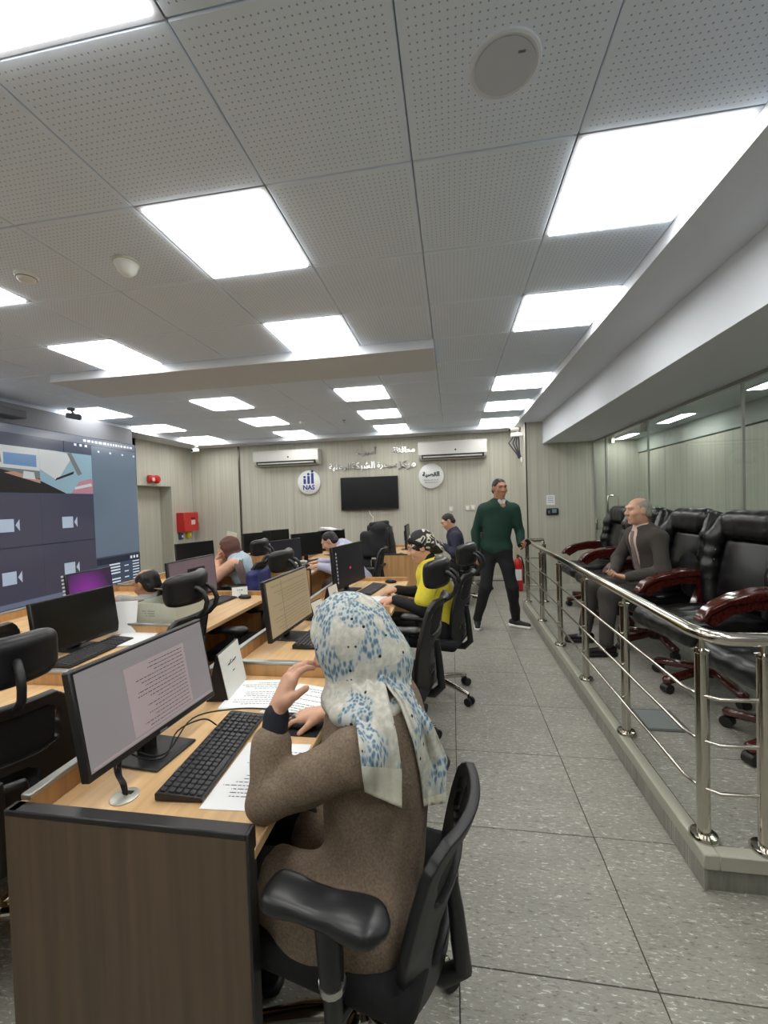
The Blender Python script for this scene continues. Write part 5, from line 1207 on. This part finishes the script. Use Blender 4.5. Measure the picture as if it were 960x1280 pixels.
B.add('undershirt', B.sleeves(SDF(.03).cap(B.J['neck']+(0, 0, -.05), .075, F(0, -.02, -.075), .058), 0.006, .95), BLKCL, 0.012, .002, 40, 1)
sd = SDF(.04); B.torso(sd, .016); B.sleeves(sd, .014, .38); B.add('shirt', sd, YELLOW, 0.012, .0045, 30, 7)
sd = SDF(.03); B.legs(sd, .006); sd.cap(B.J['lhp'], .12, B.J['rhp'], .12); B.add('trousers', sd, BLKCL, 0.014)
sd = SDF(.025).ell(F(0, -.016, .036), (.09, .108, .098), F.R).ell(F(0, -.07, -.01), (.07, .06, .07), F.R).ell(F(0, -.125, -.05), (.045, .05, .05), F.R).ell(F(0, .13, -.045), (.12, .10, .095), F.R, k=.01, op='-').ell(F(0, .05, -.10), (.12, .07, .08), F.R, k=.01, op='-')
B.add('turban', sd, TURBAN, .007, .002, 70, 4); B.face(); B.shoes(BLKCL, BLACKP, [(-1, 0, 0), (-1, 0, 0)])
B.add('headband', SDF(.01).cap(F(-.055, .060, .074), .022, F(.055, .060, .074), .022).cap(F(.055, .060, .074), .02, F(.082, .0, .03), .018).cap(F(-.055, .060, .074), .02, F(-.082, .0, .03), .018), BLKCL, .006, 0)
Wl = B.J['lwr']; w_ = MB().tube([Wl+np.array((.03, 0, 0))+.034*np.array((0, math.cos(a), math.sin(a)))-B.base for a in np.linspace(0, 6.283, 14)], .006, 6).build('wristwatch', BLACKP, B.root)

# --- walking man in green
B = Body('person', 'man in dark green sweater and black trousers walking with phone', dict(pel=(.49, 5.06, .93), neck=(.525, 5.03, 1.475), head=(.54, 5.005, 1.635), lsh=(.685, 4.96, 1.395), rsh=(.355, 5.09, 1.40),
    rel=(.265, 5.13, 1.13), rwr=(.25, 5.06, .90), lel=(.75, 5.0, 1.14), lwr=(.735, 4.88, .995), lhp=(.57, 5.02, .90), rhp=(.41, 5.09, .90), lkn=(.645, 4.95, .51), lan=(.70, 5.12, .10), rkn=(.355, 5.0, .50), ran=(.255, 5.10, .10)), SKIN2, hf=(.35, -.95, -.05), wide=1.08, base=(.49, 5.06, 0))
F = B.F
B.skin_body([hand_sdf(B.J['rwr'], (-.05, -.1, -1), (.8, .4, 0), 1, (.25, .4, .3)), hand_sdf(B.J['lwr'], (.35, -.7, .1), (-.5, -.2, .4), 1, (.5, .9, .6))])
sd = SDF(.04); B.torso(sd, .012); B.sleeves(sd, .01, .97); sd.ell(F(0, .075, -.155), (.04, .075, .055), F.R, k=.008, op='-'); B.add('sweater', sd, GREEN, .011, .0045, 28, 9)
sd = SDF(.012).cap(B.J['neck']+(0, 0, -.06), .072, B.J['neck']+(.003, -.006, .022), .0605).box(F(.026, .052, -.15), (.022, .012, .026), .008, F.R).box(F(-.026, .052, -.15), (.022, .012, .026), .008, F.R).ell(F(0, .085, -.115), (.02, .05, .035), F.R, k=.006, op='-'); B.add('shirt_collar', sd, WHITECL, .007, 0)
sd = SDF(.03); B.legs(sd, .006, r=(.085, .062, .046)); sd.ell(B.at(0, 0, .0), (.165, .115, .12), B.T, k=.05); B.add('trousers', sd, BLKCL, .012, .004, 24, 5)
B.shoes(mat('sneaker_black', (24, 24, 27), 0.6), mat('sneaker_sole', (238, 238, 235), 0.5), [(.85, -.5, 0), (-.05, -1, 0)]); B.hair(); B.face()
p_ = B.J['lwr']+np.array((.03, -.085, .015)); o = thing('mobile_phone', 'black mobile phone in walking man hand', 'phone', tuple(p_)); MB().box((0, 0, 0), (.07, .009, .14), .003, Euler((R2(30), R2(50), R2(20))).to_matrix()).build('case', BLACKG, o); MB().tube([(0.02, 0, -.05), (.03, 0, -.09), (.02, 0.01, -.13)], .003, 5).build('strap', BLACKP, o)

# --- seated man in the suit
B = Body('person', 'grey-haired man in dark suit and tie seated on leather chair', dict(pel=(1.80, 4.12, .68), neck=(1.665, 4.06, 1.22), head=(1.615, 4.03, 1.372), lsh=(1.71, 3.87, 1.145), rsh=(1.66, 4.26, 1.14),
    lel=(1.70, 3.80, .87), lwr=(1.46, 3.92, .80), rel=(1.56, 4.36, .90), rwr=(1.42, 4.07, .81), lhp=(1.76, 4.02, .65), lkn=(1.31, 3.90, .66), lan=(1.27, 3.84, .24), rhp=(1.76, 4.2, .65), rkn=(1.27, 4.18, .66), ran=(1.20, 4.20, .24)), SKIN, hf=(-1, -.12, -.02), wide=1.1, deep=1.1, base=(1.80, 4.12, PZ))
F = B.F
B.skin_body([hand_sdf(B.J['lwr'], (-.7, .75, .05), (0, .6, .6), 1, (.3, .6, .5)), hand_sdf(B.J['rwr'], (-.6, -.8, 0), (0, -.6, .5), -1, (.3, .6, .5))])
sd = SDF(.04); B.torso(sd, .02); B.sleeves(sd, .014, .93); sd.ell(B.at(0, .0, .1), (.18, .14, .14), B.T, k=.06)
sd.ell(B.at(0, .17, .86), (.075, .12, .20), B.T, k=.01, op='-').ell(B.at(0, .18, .56), (.045, .11, .24), B.T, k=.01, op='-')
B.add('jacket', sd, SUIT, .011, .0045, 26, 11)
sd = SDF(.03); B.torso(sd, .006); sd.cap(B.J['neck']+(0, 0, -.03), .07, B.J['neck']+(-.015, -.005, .025), .062); B.add('shirt', sd, PINK, .011, .002, 30, 3)
TIE = mat('striped_tie', (128, 116, 112), 0.6, var=0.35, scale=(60, 60, 140))
ribbon('tie', [B.at(0, .098, 1.0), B.at(0, .125, .86), B.at(0, .135, .62), B.at(0, .14, .36)], [.04, .05, .065, .08], [B.rt]*4, TIE, B.root, B.base, 0, 1, .006)
sd = SDF(.03); B.legs(sd, .012, .96); sd.cap(B.J['lhp'], .12, B.J['rhp'], .12, k=.06); B.add('trousers', sd, SUIT, .012, .004, 24, 6)
B.shoes(mat('shoe_leather', (30, 22, 20), 0.25), BLACKP, [(-1, -.12, 0), (-1, -.05, 0)]); B.hair(HAIRG, 1.0); B.face(HAIRG)
MB().tube([B.J['lwr']+.032*np.array((.5*math.cos(a), .7*math.cos(a), math.sin(a)))+np.array((.02, -.01, 0))-B.base for a in np.linspace(0, 6.283, 14)], .007, 6).build('wristwatch', METSTRIP, B.root)
cu = thing('cushion', 'black cushion with white tag on chair behind the suited man', 'cushion', (1.93, 3.86, PZ+.50), R2(-15))
sdf_obj('pad', SDF(.03).ell((0, 0, .20), (.07, .17, .19)).box((0, 0, .19), (.035, .16, .15), .03), BLACKF, cu, .011); MB().box((-.075, -.07, .17), (.004, .13, .05), 0, Euler((R2(10), 0, 0)).to_matrix()).build('tag', PAPER, cu)

# --- man in navy shirt
B = Body('person', 'man in navy shirt looking down at his phone, far desk', dict(pel=(.10, 6.33, .54), neck=(.0, 6.30, 1.07), head=(-.075, 6.29, 1.205), lsh=(.03, 6.11, 1.0), rsh=(.03, 6.49, 1.0), lel=(.02, 6.02, .76), lwr=(-.15, 6.15, .86), rel=(-.02, 6.52, .76), rwr=(-.20, 6.36, .86),
    lhp=(.08, 6.24, .52), lkn=(-.36, 6.22, .53), lan=(-.40, 6.22, .1), rhp=(.08, 6.42, .52), rkn=(-.36, 6.44, .53), ran=(-.40, 6.44, .1)), SKIN, hf=(-.9, -.2, -.5), hu=(-.45, 0, 1))
B.skin_body([hand_sdf(B.J['lwr'], (-1, .3, .1), (0, .5, .5), 1, (.4, .7, .5)), hand_sdf(B.J['rwr'], (-1, -.3, .1), (0, -.5, .5), -1, (.4, .7, .5))], .018, .007, .008)
sd = SDF(.04); B.torso(sd, .014); B.sleeves(sd, .012, .95); B.add('shirt', sd, NAVY, .014, .004, 28, 2)
sd = SDF(.03); B.legs(sd, .008); sd.cap(B.J['lhp'], .12, B.J['rhp'], .12); B.add('trousers', sd, BLKCL, .016); B.hair(vox=.008); B.face(); B.shoes(BLKCL, BLACKP, [(-1, 0, 0), (-1, 0, 0)], .012)
o = thing('mobile_phone', 'mobile phone held by navy-shirted man', 'phone', (-.26, 6.25, .885)); MB().box((0, 0, 0), (.07, .14, .009), .003, Euler((0, R2(-30), R2(30))).to_matrix()).build('case', BLACKG, o); MB().box((0, 0, .006), (.06, .12, .001), 0, Euler((0, R2(-30), R2(30))).to_matrix()).build('screen', BLACKP, o)

# --- man in lavender shirt bending over his desk
B = Body('person', 'man in lavender shirt bending over papers at far middle desk', dict(pel=(-1.10, 4.98, .54), neck=(-1.33, 4.90, 1.03), head=(-1.465, 4.87, 1.07), lsh=(-1.29, 4.72, .98), rsh=(-1.27, 5.08, .98), lel=(-1.37, 4.66, .77), lwr=(-1.57, 4.72, .80), rel=(-1.45, 5.18, .77), rwr=(-1.68, 5.05, .80),
    lhp=(-1.12, 4.9, .52), lkn=(-1.50, 4.86, .54), lan=(-1.52, 4.86, .1), rhp=(-1.12, 5.08, .52), rkn=(-1.50, 5.1, .54), ran=(-1.52, 5.1, .1)), SKIN, hf=(-.85, -.1, -.55), hu=(-.55, 0, .85))
B.skin_body([hand_sdf(B.J['lwr'], (-1, .1, -.1), (0, 0, -1), 1, (.15, .35, .3)), hand_sdf(B.J['rwr'], (-1, -.1, -.1), (0, 0, -1), -1, (.15, .35, .3))], .018, .007, .008)
sd = SDF(.04); B.torso(sd, .014); B.sleeves(sd, .012, .95); B.add('shirt', sd, LAV, .014, .004, 30, 4)
sd = SDF(.03); B.legs(sd, .008); sd.cap(B.J['lhp'], .12, B.J['rhp'], .12); B.add('trousers', sd, OLIVE, .016); B.hair(vox=.008); B.face(); B.shoes(BLKCL, BLACKP, [(-1, 0, 0), (-1, 0, 0)], .012)
paper(-1.62, 5.28, 1.19, 10, 'x') if False else None

# --- woman in brown headscarf
B = Body('person', 'woman in brown headscarf and peach sleeves resting chin on hands', dict(pel=(-2.30, 4.48, .54), neck=(-2.42, 4.40, .96), head=(-2.50, 4.38, 1.06), lsh=(-2.37, 4.23, .90), rsh=(-2.38, 4.55, .90), lel=(-2.54, 4.17, .765), lwr=(-2.60, 4.28, .93), rel=(-2.58, 4.58, .765), rwr=(-2.62, 4.44, .93),
    lhp=(-2.32, 4.4, .52), lkn=(-2.66, 4.38, .54), lan=(-2.70, 4.38, .1), rhp=(-2.32, 4.56, .52), rkn=(-2.66, 4.58, .54), ran=(-2.70, 4.58, .1)), SKIN, hf=(-.95, -.35, -.1), wide=.92)
F = B.F
B.skin_body([hand_sdf(B.J['lwr'], (.3, .3, .9), (.6, .4, 0), -1, (.3, .6, .5), .9), hand_sdf(B.J['rwr'], (.3, -.3, .9), (.6, -.4, 0), 1, (.3, .6, .5), .9)], .018, .007, .008)
sd = SDF(.04); B.torso(sd, .012); B.add('vest', sd, PALEBL, .014, .004, 30, 4)
sd = SDF(.03); B.sleeves(sd, .012, .95); B.add('blouse_sleeves', sd, PEACH, .012, .003, 40, 4) if False else None
for a in 'lr': B.add('sleeve', B.sleeves(SDF(.03), .014, .95, sides=a), PEACH, .012, .003, 40, 4)
sd = SDF(.03); B.legs(sd, .008); sd.cap(B.J['lhp'], .11, B.J['rhp'], .11); B.add('trousers', sd, BLKCL, .016)
sd = SDF(.03).ell(F(0, -.02, .02), (.095, .115, .115), F.R).cap(F(0, -.03, -.08), .08, B.J['neck'], .085).ell(F(0, .13, -.03), (.062, .085, .088), F.R, k=.015, op='-'); B.add('headscarf', sd, BROWNH, .009, .003, 60, 2); B.face(); B.shoes(BLKCL, BLACKP, [(-1, 0, 0), (-1, 0, 0)], .012)
ribbon('shawl', [B.J['neck']+(.07, -.07, .0), B.J['lsh']+(.09, -.03, -.02), B.J['lsh']+(.14, .0, -.22), B.J['lsh']+(.16, .0, -.36)], [.09, .10, .10, .10], [(.6, .8, 0)]*4, fabric('taupe_shawl', (112, 96, 92)), B.root, B.base, .005, 2)

# --- balding man bent at the row by the video wall
B = Body('person', 'balding man bent low at desk behind archive box', dict(pel=(-2.40, 3.04, .52), neck=(-2.31, 2.93, .84), head=(-2.345, 2.90, .945), lsh=(-2.34, 2.80, .78), rsh=(-2.36, 3.12, .78), lel=(-2.62, 2.74, .70), lwr=(-2.72, 2.80, .79), rel=(-2.64, 3.18, .72), rwr=(-2.74, 3.05, .79),
    lhp=(-2.44, 2.95, .50), lkn=(-2.76, 2.92, .53), lan=(-2.80, 2.92, .1), rhp=(-2.44, 3.12, .50), rkn=(-2.76, 3.14, .53), ran=(-2.80, 3.14, .1)), SKIN2, hf=(-.95, .12, -.25), hu=(-.2, 0, 1))
B.skin_body([hand_sdf(B.J['lwr'], (-1, 0, -.1), (0, 0, -1), 1), hand_sdf(B.J['rwr'], (-1, 0, -.1), (0, 0, -1), -1)], .018, .007, .007)
sd = SDF(.04); B.torso(sd, .012); B.sleeves(sd, .012, .95); B.add('shirt', sd, fabric('grey_shirt', (150, 152, 150)), .014, .004, 30, 4)
sd = SDF(.03); B.legs(sd, .008); sd.cap(B.J['lhp'], .12, B.J['rhp'], .12); B.add('trousers', sd, BLKCL, .016); B.hair(HAIR, 1.0, vox=.007); B.face(); B.shoes(BLKCL, BLACKP, [(-1, 0, 0), (-1, 0, 0)], .012)

# --- jackets on chairs
j = thing('jacket', 'dark jacket hung over back of an office chair', 'jacket', (-1.12, 6.10, .62))
sdf_obj('shell', SDF(.05).box((0, .02, .28), (.22, .07, .2), .06).ell((.06, .03, .52), (.16, .10, .10)).cap((.2, .0, .42), .06, (.25, -.02, .12), .05).cap((-.2, .0, .42), .05, (-.22, -.02, .15), .05), fabric('charcoal_jacket', (40, 41, 44)), j, .014, disp=folds(.006, 26, 3))
sdf_obj('collar', SDF(.02).cap((-.08, .02, .58), .03, (.16, .02, .60), .035), fabric('charcoal_jacket', (40, 41, 44)), j, .012)
